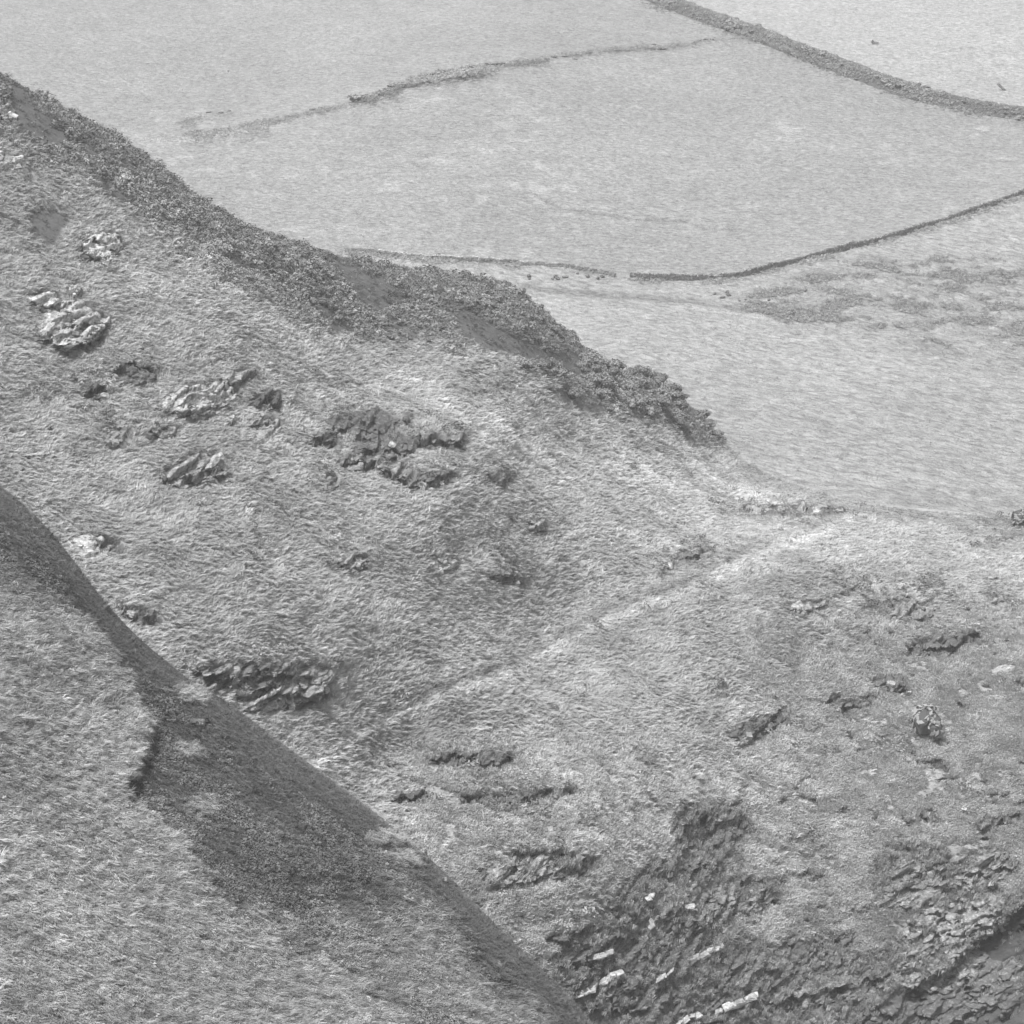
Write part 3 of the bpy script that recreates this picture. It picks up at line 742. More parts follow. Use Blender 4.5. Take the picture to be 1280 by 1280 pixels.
def build_C():
    us = columns(2.1, hi=930, wide1=1000)
    q = np.concatenate([np.linspace(0, 1, 20, endpoint=False) ** 2 * 24, np.arange(24, 760, 2.0)])
    vs = SIL_C(us)
    vmax = 1340.0
    span = np.maximum(vmax - vs, 260)
    w = smooth(0, 160, q)[None, :]
    Q = q[None, :] * (1 - w) + q[None, :] * span[:, None] / q[-1] * w
    Q = Q.T
    u = np.repeat(us[None, :], len(q), 0); v = vs[None, :] + Q
    Y = fC(u, v)
    Y = Y + 5 * np.clip(1 - Q / 34, 0, 1) ** 2
    P0 = unproj(u, v, Y)
    x, y, z = P0[..., 0], P0[..., 1], P0[..., 2]
    n1 = fbm(x / 5, y / 5, z / 5, 4, 103); n2 = fbm(x / .8, y / .8, z / .8, 3, 109)
    d, side = poly_dist(u, v, EDGE_C)
    sd_ = d * side                        # positive below/left of the edge = tall pale grass
    sd_ = sd_ + 7 * n2 + 6 * fbm(x / 1.8, y / 1.8, z / 1.8, 3, 121) * smooth(700, 800, v)
    tall = smooth(-7, 10, sd_)
    # lip of the grassy bank stands proud of the dark hollow
    Y = Y - 1.7 * smooth(-2, 4, sd_) * np.exp(-np.maximum(sd_, 0) / 60) * smooth(760, 840, v) * smooth(1150, 1080, v)
    Y = Y + 1.0 * np.exp(-np.maximum(-sd_, 0) / 26) * (sd_ < 2) * smooth(780, 860, v) * smooth(1060, 960, v)
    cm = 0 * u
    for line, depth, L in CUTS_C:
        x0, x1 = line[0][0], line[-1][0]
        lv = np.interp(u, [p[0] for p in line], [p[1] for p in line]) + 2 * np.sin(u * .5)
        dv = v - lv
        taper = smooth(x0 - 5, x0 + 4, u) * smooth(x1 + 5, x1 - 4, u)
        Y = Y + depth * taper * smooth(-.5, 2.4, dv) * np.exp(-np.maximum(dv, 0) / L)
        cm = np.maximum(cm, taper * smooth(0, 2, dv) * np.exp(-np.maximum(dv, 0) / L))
    P = unproj(u, v, Y); N = grid_normals(P0)
    band = smooth(60, 40, Q + 10 * n1)             # smooth dark sward under the crest
    mixed = smooth(1030, 1150, v + 30 * n1) * smooth(260, 420, u) * smooth(38, 85, Q + 16 * n1)
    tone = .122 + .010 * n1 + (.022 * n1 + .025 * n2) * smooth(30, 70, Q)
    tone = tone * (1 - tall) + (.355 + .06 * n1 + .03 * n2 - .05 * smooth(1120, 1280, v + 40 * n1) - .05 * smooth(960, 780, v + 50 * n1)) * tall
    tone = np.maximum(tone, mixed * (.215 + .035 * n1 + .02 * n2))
    rim = smooth(9, 2, Q) * smooth(300, 360, u) * smooth(640, 560, u)
    tone = tone + .06 * rim
    d2, _ = poly_dist(u, v, [(20, 640), (60, 690), (100, 720), (130, 735)]); tone = tone + .025 * smooth(6, 2, d2)
    for cx, cy, rx, ry in SCRUB_C:
        m = smooth(1.2, .6, np.hypot((u - cx) / rx, (v - cy) / ry) + .4 * n2); tone = tone + .17 * m
        tall = np.maximum(tall, m * .8)
    tone = tone * (1 - .6 * cm)  # bare soil and the shade of the recesses, both put into the tone
    mixed = mixed * smooth(-.5, .3, n1 + .5 * n2)
    rough = np.maximum(tall, mixed)
    disp = .35 * fbm(x / 8, y / 8, z / 8, 2, 113) * smooth(0, 60, Q) + .17 * rough * fbm(x / .7, y / .7, z / .7, 3, 114) + .08 * rough * fbm(x / 2.6, y / 2.6, z / 1.2, 2, 117) \
        + .03 * fbm(x / .5, y / .5, z / .5, 2, 115) + .10 * (1 - rough) * fbm(x / 2.5, y / 2.5, z / 2.5, 2, 116) * smooth(0, 30, Q)
    P = P + N * disp[..., None]
    topP = P[0]; back = []
    for k in range(1, 19):
        f = k / 18
        Yb = topP[:, 1] + .5 * k + 26 * f * f
        zb = topP[:, 2] - 9 * f * f - (topP[:, 2] + 150) * smooth(0, 1, f)
        back.append(np.stack([topP[:, 0] * Yb / topP[:, 1], Yb, zb], -1))
    back = np.array(back[::-1])
    bot = P[-1]; foot = []
    for k in range(1, 7):
        foot.append(np.stack([bot[:, 0] * (1 - .12 * k), bot[:, 1] - 9. * k, bot[:, 2] + bot[:, 0] * 0 + np.where(us > 300, -8., -1.) * k], -1))
    foot = np.array(foot)
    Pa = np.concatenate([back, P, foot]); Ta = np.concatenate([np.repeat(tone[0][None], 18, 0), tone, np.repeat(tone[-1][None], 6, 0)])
    Ta[18:18 + len(P)] *= 1 - .5 * rough  # ground under rough grass darkened, soil and thatch shade in one tone
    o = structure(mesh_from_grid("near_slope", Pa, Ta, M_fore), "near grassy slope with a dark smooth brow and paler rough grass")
    return dict(u=u, v=v, P=P, N=N, tone=tone, tall=tall, rough=rough, us=us, vs=vs, q=q, Q=Q, cut=cm, band=band)

C = build_C()

# sea at the cliff foot
bm = bmesh.new()
bmesh.ops.create_grid(bm, x_segments=40, y_segments=40, size=1500)
me = bpy.data.meshes.new("sea"); bm.to_mesh(me); bm.free()
sea = bpy.data.objects.new("sea", me); sea.location = (0, -1150, -150); COL.objects.link(sea); structure(sea)
m, nt, b = new_mat("sea_water"); b.inputs['Base Color'].default_value = (.05, .05, .05, 1); b.inputs['Roughness'].default_value = .2
bp = nt.nodes.new("ShaderNodeBump"); bp.inputs['Distance'].default_value = .6
nt.links.new(noise_node(nt, nt.nodes.new("ShaderNodeNewGeometry").outputs['Position'], .25, 6, .6), bp.inputs['Height']); nt.links.new(bp.outputs[0], b.inputs['Normal'])
me.materials.append(m)

# ------------------------------------------------------------------ finding a spot on a sheet
def spot(S, u, v):
    """world point and normal on sheet S nearest the line of sight (u, v)"""
    j = int(np.clip(np.searchsorted(S['us'], u), 0, len(S['us']) - 1))
    i = int(np.argmin(np.abs(S['v'][:, j] - v)))
    return Vector(S['P'][i, j]), Vector(S['N'][i, j])

# ------------------------------------------------------------------ scattered growth (uncountable)
def blade_mesh(name, blades, length, width, lean, spread, mat, seed, up=1.0, comb=1.0):
    r = random.Random(seed); vs, fs = [], []
    for _ in range(blades):
        a = r.uniform(0, 2 * math.pi); R = spread * math.sqrt(r.random())
        bx, by = R * math.cos(a), R * math.sin(a) * comb
        L = length * r.uniform(.6, 1.2); w = width * r.uniform(.6, 1.3)
        dx = lean * L * r.uniform(.5, 1.3) + r.uniform(-.35, .35) * L; dy = r.uniform(-.45, .45) * L * comb
        t = r.uniform(0, math.pi); wx, wy = w * math.cos(t), w * math.sin(t)
        k = len(vs)
        h = L * up
        vs += [(bx - wx, by - wy, -.05), (bx + wx, by + wy, -.05),
               (bx + dx * .45 - wx * .8, by + dy * .45 - wy * .8, h * .7), (bx + dx * .45 + wx * .8, by + dy * .45 + wy * .8, h * .7),
               (bx + dx, by + dy, h * (.95 - .35 * lean))]
        fs += [(k, k + 1, k + 3, k + 2), (k + 2, k + 3, k + 4)]
    me = bpy.data.meshes.new(name); me.from_pydata(vs, [], fs); me.materials.append(mat)
    return me

def leaf_clump_mesh(name, n, rad, hgt, leaf, mat, seed, core=None):
    """lumpy dome of small leaf faces around a rough dark core"""
    r = random.Random(seed); vs, fs, mi = [], [], []
    lumps = [(0, 0, hgt * .45, rad * .75)]
    for _ in range(6):
        a = r.uniform(0, 6.28); d = rad * r.uniform(.3, .7)
        lumps.append((d * math.cos(a), d * math.sin(a), hgt * r.uniform(.3, .72), rad * r.uniform(.3, .5)))
    for _ in range(n):
        lx, ly, lz, lr = r.choice(lumps)
        d = Vector((r.gauss(0, 1), r.gauss(0, 1), abs(r.gauss(0, 1)) * .9 + r.uniform(-.4, .2))).normalized()
        p = Vector((lx, ly, lz)) + d * lr * r.uniform(.78, 1.08); p.z = max(p.z, 0.02)
        t = d.orthogonal().normalized(); t.rotate(Matrix.Rotation(r.uniform(0, 6.28), 3, d))
        nrm = (d + Vector((r.uniform(-.5, .5), r.uniform(-.5, .5), r.uniform(-.2, .6)))).normalized()
        b2 = nrm.cross(t).normalized(); t = b2.cross(nrm)
        s = leaf * r.uniform(.6, 1.4); k = len(vs)
        vs += [tuple(p - t * s), tuple(p + b2 * s * .5), tuple(p + t * s), tuple(p - b2 * s * .5)]
        fs.append((k, k + 1, k + 2, k + 3)); mi.append(0)
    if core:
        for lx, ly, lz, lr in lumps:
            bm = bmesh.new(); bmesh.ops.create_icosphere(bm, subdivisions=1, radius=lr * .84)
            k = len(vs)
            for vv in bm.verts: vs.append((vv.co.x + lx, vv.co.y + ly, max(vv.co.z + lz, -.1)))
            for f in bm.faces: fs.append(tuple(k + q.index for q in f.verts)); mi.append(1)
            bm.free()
    me = bpy.data.meshes.new(name); me.from_pydata(vs, [], fs)
    me.materials.append(mat)
    if core: me.materials.append(core)
    me.polygons.foreach_set("material_index", mi)
    return me

def proto_collection(name, meshes):
    c = bpy.data.collections.new(name)
    for i, me in enumerate(meshes):
        o = bpy.data.objects.new("%s_%02d" % (name, i), me); c.objects.link(o)
    return c

def scatter(name, pts, rot, scale, tone, coll, nvar, kind="stuff", label=None):
    me = bpy.data.meshes.new(name)
    me.vertices.add(len(pts)); me.vertices.foreach_set("co", pts.astype(np.float32).ravel())
    a = me.attributes.new("rot", 'FLOAT_VECTOR', 'POINT'); a.data.foreach_set("vector", rot.astype(np.float32).ravel())
    a = me.attributes.new("size", 'FLOAT', 'POINT'); a.data.foreach_set("value", scale.astype(np.float32))
    a = me.attributes.new("tone", 'FLOAT', 'POINT'); a.data.foreach_set("value", tone.astype(np.float32))
    a = me.attributes.new("variant", 'INT', 'POINT'); a.data.foreach_set("value", rng.integers(0, nvar, len(pts)).astype(np.int32))
    o = bpy.data.objects.new(name, me); COL.objects.link(o)
    ng = bpy.data.node_groups.new(name + "_instances", 'GeometryNodeTree')
    ng.interface.new_socket("Geometry", in_out='INPUT', socket_type='NodeSocketGeometry')
    ng.interface.new_socket("Geometry", in_out='OUTPUT', socket_type='NodeSocketGeometry')
    nd, lk = ng.nodes, ng.links
    gi, go = nd.new("NodeGroupInput"), nd.new("NodeGroupOutput")
    mp = nd.new("GeometryNodeMeshToPoints"); ip = nd.new("GeometryNodeInstanceOnPoints")
    ci = nd.new("GeometryNodeCollectionInfo"); ci.inputs[0].default_value = coll
    ci.inputs['Separate Children'].default_value = True; ci.inputs['Reset Children'].default_value = True
    ip.inputs['Pick Instance'].default_value = True
    def attr(nm, ty):
        n = nd.new("GeometryNodeInputNamedAttribute"); n.data_type = ty; n.inputs[0].default_value = nm; return n.outputs[0]
    e2r = nd.new("FunctionNodeEulerToRotation")
    lk.new(attr("rot", 'FLOAT_VECTOR'), e2r.inputs[0])
    lk.new(gi.outputs[0], mp.inputs[0]); lk.new(mp.outputs[0], ip.inputs['Points'])
    lk.new(ci.outputs[0], ip.inputs['Instance']); lk.new(e2r.outputs[0], ip.inputs['Rotation'])
    lk.new(attr("size", 'FLOAT'), ip.inputs['Scale']); lk.new(attr("variant", 'INT'), ip.inputs['Instance Index'])
    lk.new(ip.outputs[0], go.inputs[0])
    md = o.modifiers.new("instances", 'NODES'); md.node_group = ng
    o["kind"] = kind
    if label: o["label"] = label
    return o

def sample(S, n, weight):
    """n random vertices of a sheet picked with the given weight, jittered within their cell"""
    R, Cn = S['u'].shape
    w = weight.copy()
    w[:, (S['us'] < -60) | (S['us'] > 1340)] = 0; w[S['v'] > 1330] = 0
    w = w.ravel(); w = w / w.sum()
    k = rng.choice(R * Cn, n, p=w)
    i, j = k // Cn, k % Cn
    i2, j2 = np.clip(i + 1, 0, R - 1), np.clip(j + 1, 0, Cn - 1)
    a, b_ = rng.random((n, 1)), rng.random((n, 1))
    P = S['P'][i, j] * (1 - a) * (1 - b_) + S['P'][i2, j] * a * (1 - b_) + S['P'][i, j2] * (1 - a) * b_ + S['P'][i2, j2] * a * b_
    return P, S['N'][i, j], i, j

def cell_area(S):
    P = S['P']
    du = np.linalg.norm(np.gradient(P, axis=1), axis=-1); dv = np.linalg.norm(np.gradient(P, axis=0), axis=-1)
    return du * np.minimum(dv, 1.5)

grass_B = proto_collection("tussock_shapes", [blade_mesh("tussock", 16, .44, .021, 1.05, .30, M_blade, s, .34, .42) for s in range(4)])
grass_up = proto_collection("tall_grass_shapes", [blade_mesh("tall_grass", 16, .50, .028, .45, .22, M_blade, 20 + s, .85) for s in range(4)])
grass_C = proto_collection("rough_grass_shapes", [blade_mesh("rough_grass", 20, .40, .014, .9, .2, M_blade, 40 + s, .6, .6) for s in range(4)])
scrub_c = proto_collection("scrub_shapes", [leaf_clump_mesh("scrub", 46, .42, .5, .085, M_leaf, 60 + s) for s in range(4)])

def azim(N, P, jitter, base=None):
    """downhill direction, swirled by the wind"""
    a = np.arctan2(N[:, 1], N[:, 0])
    sw = noise(P[:, 0] / 5, P[:, 1] / 5, P[:, 2] / 4, 201) * .9 + noise(P[:, 0] / 1.4, P[:, 1] / 1.4, P[:, 2] / 1, 202) * .5
    if base is not None: a = a * 0 + base
    if base is None and jitter < .5: a = a * .0 + np.where(P[:, 0] < 1e9, -.1, 0) + sw * .18
    return a + sw + rng.normal(0, jitter, len(a))

# -- combed hill grass
areaB = cell_area(B)
wB = np.sqrt(areaB) * (1 - .93 * B['br']) * (1 - .62 * B['rk']) * (1 - .78 * B['oc']) * (1 - .95 * B['sh']) * (1 - .9 * np.clip(B['cut'], 0, 1)) * (B['Q'] > 3)
hum = np.maximum(smooth(900, 1000, B['v']) * smooth(480, 560, B['u']), smooth(900, 1000, B['u']) * smooth(740, 860, B['v']))
nB = 230000
P, N, i, j = sample(B, nB, wB * (1 - .8 * hum))
z0 = azim(N, P, .22)
sc = rng.uniform(.45, 1.6, nB) * (1 + .3 * noise(P[:, 0] / 3, P[:, 1] / 3, P[:, 2] / 2, 203))
clump = noise(P[:, 0] / 2.2, P[:, 1] / 1.5, P[:, 2] / .32, 204) + .5 * noise(P[:, 0] / .8, P[:, 1] / .8, P[:, 2] / .2, 205)
tn = B['tone'][i, j] * (1.12 + .22 * clump)
scatter("hill_grass", P, np.stack([rng.normal(0, .12, nB), rng.normal(0, .12, nB), z0], -1), sc, tn, grass_B, 4,
        label="wind-combed tussock grass covering the hillside")
# -- pale tall grass above the cliff
nT = 150000
P, N, i, j = sample(B, nT, (wB * (hum + .03) + .75 * .5 * np.sqrt(areaB) * (B['rk'] > .3) * (1 - B['oc']) * (1 - B['sh']) * (fbm(B['P'][..., 0] / 1.8, B['P'][..., 1] / 1.8, B['P'][..., 2] / 1.3, 3, 206) > .05)))
keepw = fbm(P[:, 0] / 2.2, P[:, 1] / 2.2, P[:, 2] / 2, 2, 207)
ok = keepw > -.6
P, N, i, j, keepw = P[ok], N[ok], i[ok], j[ok], keepw[ok]
z0 = azim(N, P, .6)
scatter("cliff_top_grass", P, np.stack([rng.normal(0, .2, len(P)), rng.normal(0, .2, len(P)), z0], -1), rng.uniform(.6, 1.4, len(P)) * (1 + .3 * keepw),
        np.clip(B['tone'][i, j], .28, .46) * (1.05 + .35 * keepw), grass_up, 4, label="pale tall grass on the cliff top")
# -- grass hanging over the beds of the lower cliff
nH = 15000
P, N, i, j = sample(B, nH, np.sqrt(areaB) * (B['rk'] > .3) * (1 - B['sh']) * (B['u'] > 600) * (B['v'] > 980))
kh = fbm(P[:, 0] / 1.6, P[:, 1] / 1.6, P[:, 2] / 1.1, 3, 231)
P, kh = P[kh > .12], kh[kh > .12]
fw = -P[:, :2] / np.linalg.norm(P[:, :2], axis=1, keepdims=True)
P = P + np.c_[fw * rng.uniform(.5, 1.5, (len(P), 1)), np.zeros(len(P))]
nH = len(P)
scatter("hanging_grass", P, np.stack([rng.normal(0, .25, nH), rng.normal(0, .25, nH), rng.normal(-1.4, .5, nH)], -1), rng.uniform(.7, 1.5, nH),
        rng.uniform(.24, .46, nH), grass_up, 4, label="pale grass hanging over the rock beds of the lower cliff")
# -- scrub in the ridge band and near the ledges
rb = smooth(105, 35, B['Q'] + 26 * fbm(B['P'][..., 0] / 6, B['P'][..., 1] / 6, B['P'][..., 2] / 6, 2, 208)) * (B['u'] < 925) * (1 - .97 * B['br']) * np.where(B['u'] > 690, smooth(12, -8, B['v'] - (505 + (B['u'] - 740) * .33)), 1)
led = smooth(0, 3, B['v'] * 0 + 1) * 0
for line, depth, L in CUTS:
    cx, cy = (line[0][0] + line[-1][0]) / 2, np.mean([p[1] for p in line]); rx = (line[-1][0] - line[0][0]) / 2 + 16
    led = np.maximum(led, .14 * smooth(1.3, .5, np.hypot((B['u'] - cx) / rx, (B['v'] - cy + 6) / 20)))
nS = 26000
P, N, i, j = sample(B, nS, (rb + led * (1 - rb) * .6 + .004) * (1 - .92 * B['oc']) * (1 - B['sh']) * (B['Q'] > 2) * (1 - .9 * np.clip(B['cut'], 0, 1)))
scl = np.clip(.78 * np.exp(.45 * rng.normal(0, 1, nS)), .3, 2.3) * (1 + .25 * noise(P[:, 0] / 3, P[:, 1] / 3, P[:, 2] / 3, 209))
scatter("ridge_scrub", P, np.stack([rng.normal(0, .2, nS), rng.normal(0, .2, nS), rng.uniform(0, 6.28, nS)], -1), scl,
        np.clip(B['tone'][i, j], .12, .21) * rng.uniform(.75, 1.75, nS) * (1 + .3 * noise(P[:, 0] / 1.5, P[:, 1] / 1.5, P[:, 2] / 1.5, 210)), scrub_c, 4, label="low heath scrub along the ridge and round the ledges")
# -- near slope rough grass
areaC = cell_area(C)
nC = 170000
P, N, i, j = sample(C, nC, areaC ** .5 * (.03 + C['rough']) * (1 - .9 * C['cut']) * (C['Q'] > 2))
z0 = azim(N, P, .501)
cl = fbm(P[:, 0] / .5, P[:, 1] / .4, P[:, 2] / .16, 3, 214, .7)
scatter("near_grass", P, np.stack([rng.normal(0, .25, nC), rng.normal(0, .25, nC), z0], -1), np.clip(.8 * np.exp(.3 * rng.normal(0, 1, nC)), .4, 1.5) * (1 + .2 * cl),
        C['tone'][i, j] * (1.08 + .5 * cl), grass_C, 4, label="pale rough grass on the near slope")
# -- bracken and scrub mixed into the near slope
nM = 15000
wM = areaC ** .5 * smooth(40, 75, C['Q']) * (1.15 - C['tall']) * smooth(-.5, .6, fbm(C['P'][..., 0] / 2.5, C['P'][..., 1] / 2.5, C['P'][..., 2] / 2.5, 3, 221)) + .03 * areaC ** .5 * C['tall']
P, N, i, j = sample(C, nM, wM)
scatter("near_bracken", P, np.stack([rng.normal(0, .3, nM), rng.normal(0, .3, nM), rng.uniform(0, 6.28, nM)], -1), rng.uniform(.3, .85, nM),
        np.clip(C['tone'][i, j], .1, .24) * rng.uniform(.85, 1.6, nM), scrub_c, 4, label="bracken and low scrub on the dark part of the near slope")
# -- short sward of the brow
nD = 60000
P, N, i, j = sample(C, nD, areaC ** .5 * (1.02 - C['rough']) * (1 - .9 * C['cut']) * (C['Q'] > 1))
scatter("brow_grass", P, np.stack([rng.normal(0, .25, nD), rng.normal(0, .25, nD), azim(N, P, .7)], -1), rng.uniform(.25, .55, nD),
        C['tone'][i, j] * rng.uniform(1.0, 1.3, nD), grass_C, 4, label="short dark sward under the brow of the near slope")
# -- field grass
areaA = cell_area(A)
wA = areaA ** .6 * (A['v'] > -25) * (.5 + .6 * A['below'] + 1.2 * A['ro']) * ((A['v'] < SIL_B(A['u']) + 3))
nF = 70000
P, N, i, j = sample(A, nF, wA)
scatter("field_grass", P, np.stack([rng.normal(0, .2, nF), rng.normal(0, .2, nF), rng.normal(-1.3, .8, nF)], -1), rng.uniform(.3, .75, nF),
        A['tone'][i, j] * rng.uniform(.8, 1.75, nF), grass_B, 4, label="grazed grass tufts of the fields")
nR = 6500
dk = smooth(.29, .22, A['tone']) * A['ro']
P, N, i, j = sample(A, nR, (dk + .02 * A['ro']) * areaA)
scatter("heath_scrub", P, np.stack([rng.normal(0, .1, nR), rng.normal(0, .1, nR), rng.uniform(0, 6.28, nR)], -1), rng.uniform(.4, 1.3, nR),
        rng.uniform(.2, .38, nR), scrub_c, 4, label="dark heath scrub on the rough ground")

# ------------------------------------------------------------------ stones
def hull_mesh(name, seed, flat, n=15):
    r = random.Random(seed); bm = bmesh.new()
    for sx in (-1, 1):
        for sy in (-1, 1):
            for sz in (-1, 1):
                q = Vector((sx * .5 * r.uniform(.72, 1), sy * .5 * r.uniform(.7, 1), sz * .5 * flat * r.uniform(.7, 1)))
                if r.random() < .45:                      # a corner broken off
                    bm.verts.new((q.x * r.uniform(.45, .8), q.y, q.z)); bm.verts.new((q.x, q.y * r.uniform(.5, .85), q.z * r.uniform(.6, .95)))
                    if r.random() < .5: bm.verts.new((q.x, q.y, q.z * r.uniform(.2, .6)))
                else: bm.verts.new(q)
    res = bmesh.ops.convex_hull(bm, input=bm.verts)
    junk = [e for e in res['geom_interior'] if isinstance(e, bmesh.types.BMVert)]
    if junk: bmesh.ops.delete(bm, geom=junk, context='VERTS')
    me = bpy.data.meshes.new(name); bm.to_mesh(me); bm.free()
    return me

SHAPES = {}
for key, mat in (('rock', M_rock), ('pale', M_pale), ('dark', M_dark), ('quartz', M_quartz)):
    SHAPES[key] = []
    for s in range(12):
        me = hull_mesh("stone_shape", 500 + s, 1.0, 13 + s % 5); me.materials.append(mat); SHAPES[key].append(me)

def empty(name, loc, label, cat, group=None):
    o = bpy.data.objects.new(name, None); COL.objects.link(o); o.location = loc
    o.empty_display_size = .5
    o["label"] = label; o["category"] = cat
    if group: o["group"] = group
    return o

def sheet_patch(S, uc, vc):
    """points of sheet S under a grid of pixels; uc (n,), vc (m, n)"""
    out = np.empty(vc.shape + (3,))
    for c, uu in enumerate(uc):
        j = int(np.clip(np.searchsorted(S['us'], uu) - 1, 0, len(S['us']) - 2))
        f = (uu - S['us'][j]) / (S['us'][j + 1] - S['us'][j])
        for q in range(3):
            a = np.interp(vc[:, c], S['v'][:, j], S['P'][:, j, q]); b_ = np.interp(vc[:, c], S['v'][:, j + 1], S['P'][:, j + 1, q])
            out[:, c, q] = a * (1 - f) + b_ * f
    return out

def crag_mesh(S, u, v, w, h, tilt, base, seed, mat):
    """one continuous body of bedded rock, standing out of the turf and cracked along beds and joints"""
    nu, nv = int(min(190, w * 1.36 / .95)), int(min(110, (h * 1.46 + 4) / .95))
    w, h = w * 1.1, h * 1.12
    uc = u + np.linspace(-.62, .62, nu) * w
    vc = v + np.linspace(-.65, .65, nv)[:, None] * (h + 3) - (uc - u)[None] * tilt * .45
    P = sheet_patch(S, uc, vc)
    x, y, z = P[..., 0], P[..., 1], P[..., 2]
    mpp = base.y / F_PX
    T = float(np.clip(h * mpp / 4.5, .28, .75))
    warp = T * (.9 * fbm(x / 5, y / 5, z / 3, 2, seed) + .28 * fbm(x / 1.1, y / 1.1, z / .8, 2, seed + 1))
    lay = (z * math.cos(tilt) - x * math.sin(tilt) + warp) / T
    lay = lay + .55 * noise(lay * .6, 0 * x, 0 * x, seed + 2)
    lid = np.floor(lay).astype(np.int64); fr = lay - lid
    hb = _hash(lid, lid * 5, lid * 3, seed)
    xs_ = (x * math.cos(tilt) + z * math.sin(tilt)) / (T * (4.2 + 1.5 * hb)) + hb * 7 + .5 * noise(x / .9, y, z / .9, seed + 3)
    jid = np.floor(xs_).astype(np.int64); jf = xs_ - jid
    hj = _hash(jid, lid, jid * 3 + lid, seed + 4)
    worn = smooth(-.7, .5, fbm(x / 1.6, y / 1.6, z / 1.6, 2, seed + 5))
    crack = (1 - smooth(0, .22, fr)) * .6 + (1 - smooth(0, .06, jf)) * .2
    off = T * ((.85 * hb + .6 * hj) - crack * 1.5) * (.45 + .55 * worn)
    off = off + T * .22 * fbm(x / .8, y / .8, z / .35, 3, seed + 6)
    e = np.hypot((uc - u)[None] / (w * .5), (vc + (uc - u)[None] * tilt * .45 - v) / (h * .5))
    e = e + .22 * fbm(x / 2.2, y / 2.2, z / 1.6, 3, seed + 7)
    off = off * smooth(1.2, .95, e) + (.45 + T * .9) * smooth(1.12, .75, e) - (.55 + T) * smooth(.92, 1.18, e)
    bt = (.22, .5) if w > 95 else (.5, .8)
    # turf and hollows bite into the face
    off = off - 1.5 * smooth(bt[0], bt[1], fbm(x / 2.0, y / 2.0, z / 1.1, 3, seed + 8))
    L = np.linalg.norm(P[..., :2], axis=-1)
    P = P + np.stack([-x / L, -y / L, 0 * x + .12], -1) * off[..., None] - np.array(base)
    o = mesh_from_grid("crag", P, 0 * x + .2, mat)
    return o

def outcrop(name, label, u, v, w, h, mats, n, tilt=0.25, slab=.35, big=.5, S=None, proud=.25, cat="rock outcrop", group=None, rnd=None):
    """bedded outcrop: n stones inside an ellipse w x h pixels; slab = thickness / length"""
    S = S or B
    r = random.Random(int(u * 7 + v * 13))
    base, nb = spot(S, u, v + h * .45)
    mpp = base.y / F_PX
    root = empty(name, base, label, cat, group)
    crag = crag_mesh(S, u, v, w, h, tilt, base, int(u * 3 + v), {'rock': M_rock, 'pale': M_pale, 'dark': M_dark, 'quartz': M_quartz}[mats[0]])
    crag.parent = root
    loose = max(2, min(9, n // 3)) if Q_ not in mats else n
    for c in range(loose):
        a, rr = r.uniform(0, 6.283), math.sqrt(r.random())
        du, dv = rr * math.cos(a) * w * .5, rr * math.sin(a) * h * .5 + h * .12
        p, nn = spot(S, u + du, v + dv - du * tilt * .4)
        L = mpp * r.uniform(5, 13); T = L * r.uniform(.35, .75)
        o = bpy.data.objects.new("stone", r.choice(SHAPES[r.choice(mats)])); COL.objects.link(o)
        o.parent = root
        o.scale = (L, L * r.uniform(.6, 1), T)
        fwd = Vector((-p.x, -p.y, 0)).normalized()
        o.location = p - base + fwd * r.uniform(.3, .8) + Vector((0, 0, T * .1))
        o.rotation_euler = (r.uniform(-.4, .4), -tilt + r.uniform(-.4, .4), r.uniform(0, 6.28))
    return root

for row in OUT:
    lab, u, v, w, h, mats, n, tilt, slab, big = row
    outcrop("rock_outcrop", lab, u, v, w, h, mats, n, tilt, slab, big)

# near slope rocks
outcrop("rock_outcrop", "thin dark slab showing in the dark turf of the near slope", 249, 901, 30, 6, [D_], 3, -.15, .2, .6, S=C)
outcrop("rock_outcrop", "dark rocks breaking the brow of the near slope", 548, 1084, 42, 24, [D_, R_], 10, -.7, .35, .34, S=C)
outcrop("rock_outcrop", "dark slanting rocks low on the brow of the near slope", 612, 1206, 50, 26, [D_, R_], 10, -.65, .3, .36, S=C)

# white quartz veins: strings of thin bright slabs
def vein(label, line, thick):
    (u0, v0), (u1, v1) = line[0], line[-1]
    base, _ = spot(B, u0, v0)
    root = empty("quartz_vein", base, label, "quartz vein")
    r = random.Random(int(u0))
    mpp = base.y / F_PX
    L = [math.hypot(b_[0] - a[0], b_[1] - a[1]) for a, b_ in zip(line[:-1], line[1:])]
    tot = sum(L); run = 0
    for (a, b_), l in zip(zip(line[:-1], line[1:]), L):
        n = max(2, round(l / 7))
        for k in range(n):
            f = (k + .5) / n
            uu, vv = a[0] + (b_[0] - a[0]) * f, a[1] + (b_[1] - a[1]) * f
            p, nn = spot(B, uu, vv)
            o = bpy.data.objects.new("stone", r.choice(SHAPES[Q_])); COL.objects.link(o); o.parent = root
            tp_ = math.sin(math.pi * (.08 + .84 * (run + l * f) / tot))
            o.scale = (l / n * mpp * r.uniform(1.6, 2.6), 1.1, thick * mpp * r.uniform(.35, .95) * (.15 + .85 * tp_))
            fwd = Vector((-p.x, -p.y, .35 * p.y)).normalized()
            o.location = p - base + fwd * 1.45 + Vector((0, 0, r.uniform(-.12, .12)))
            o.rotation_euler = (.1, math.atan2(-(b_[1] - a[1]), b_[0] - a[0]) * -1 + r.uniform(-.2, .2), r.uniform(-.4, .4))
        run += l
vein("broad white quartz streak low on the cliff beside the near slope", [(724, 1242), (745, 1234), (758, 1222), (778, 1214)], 7)
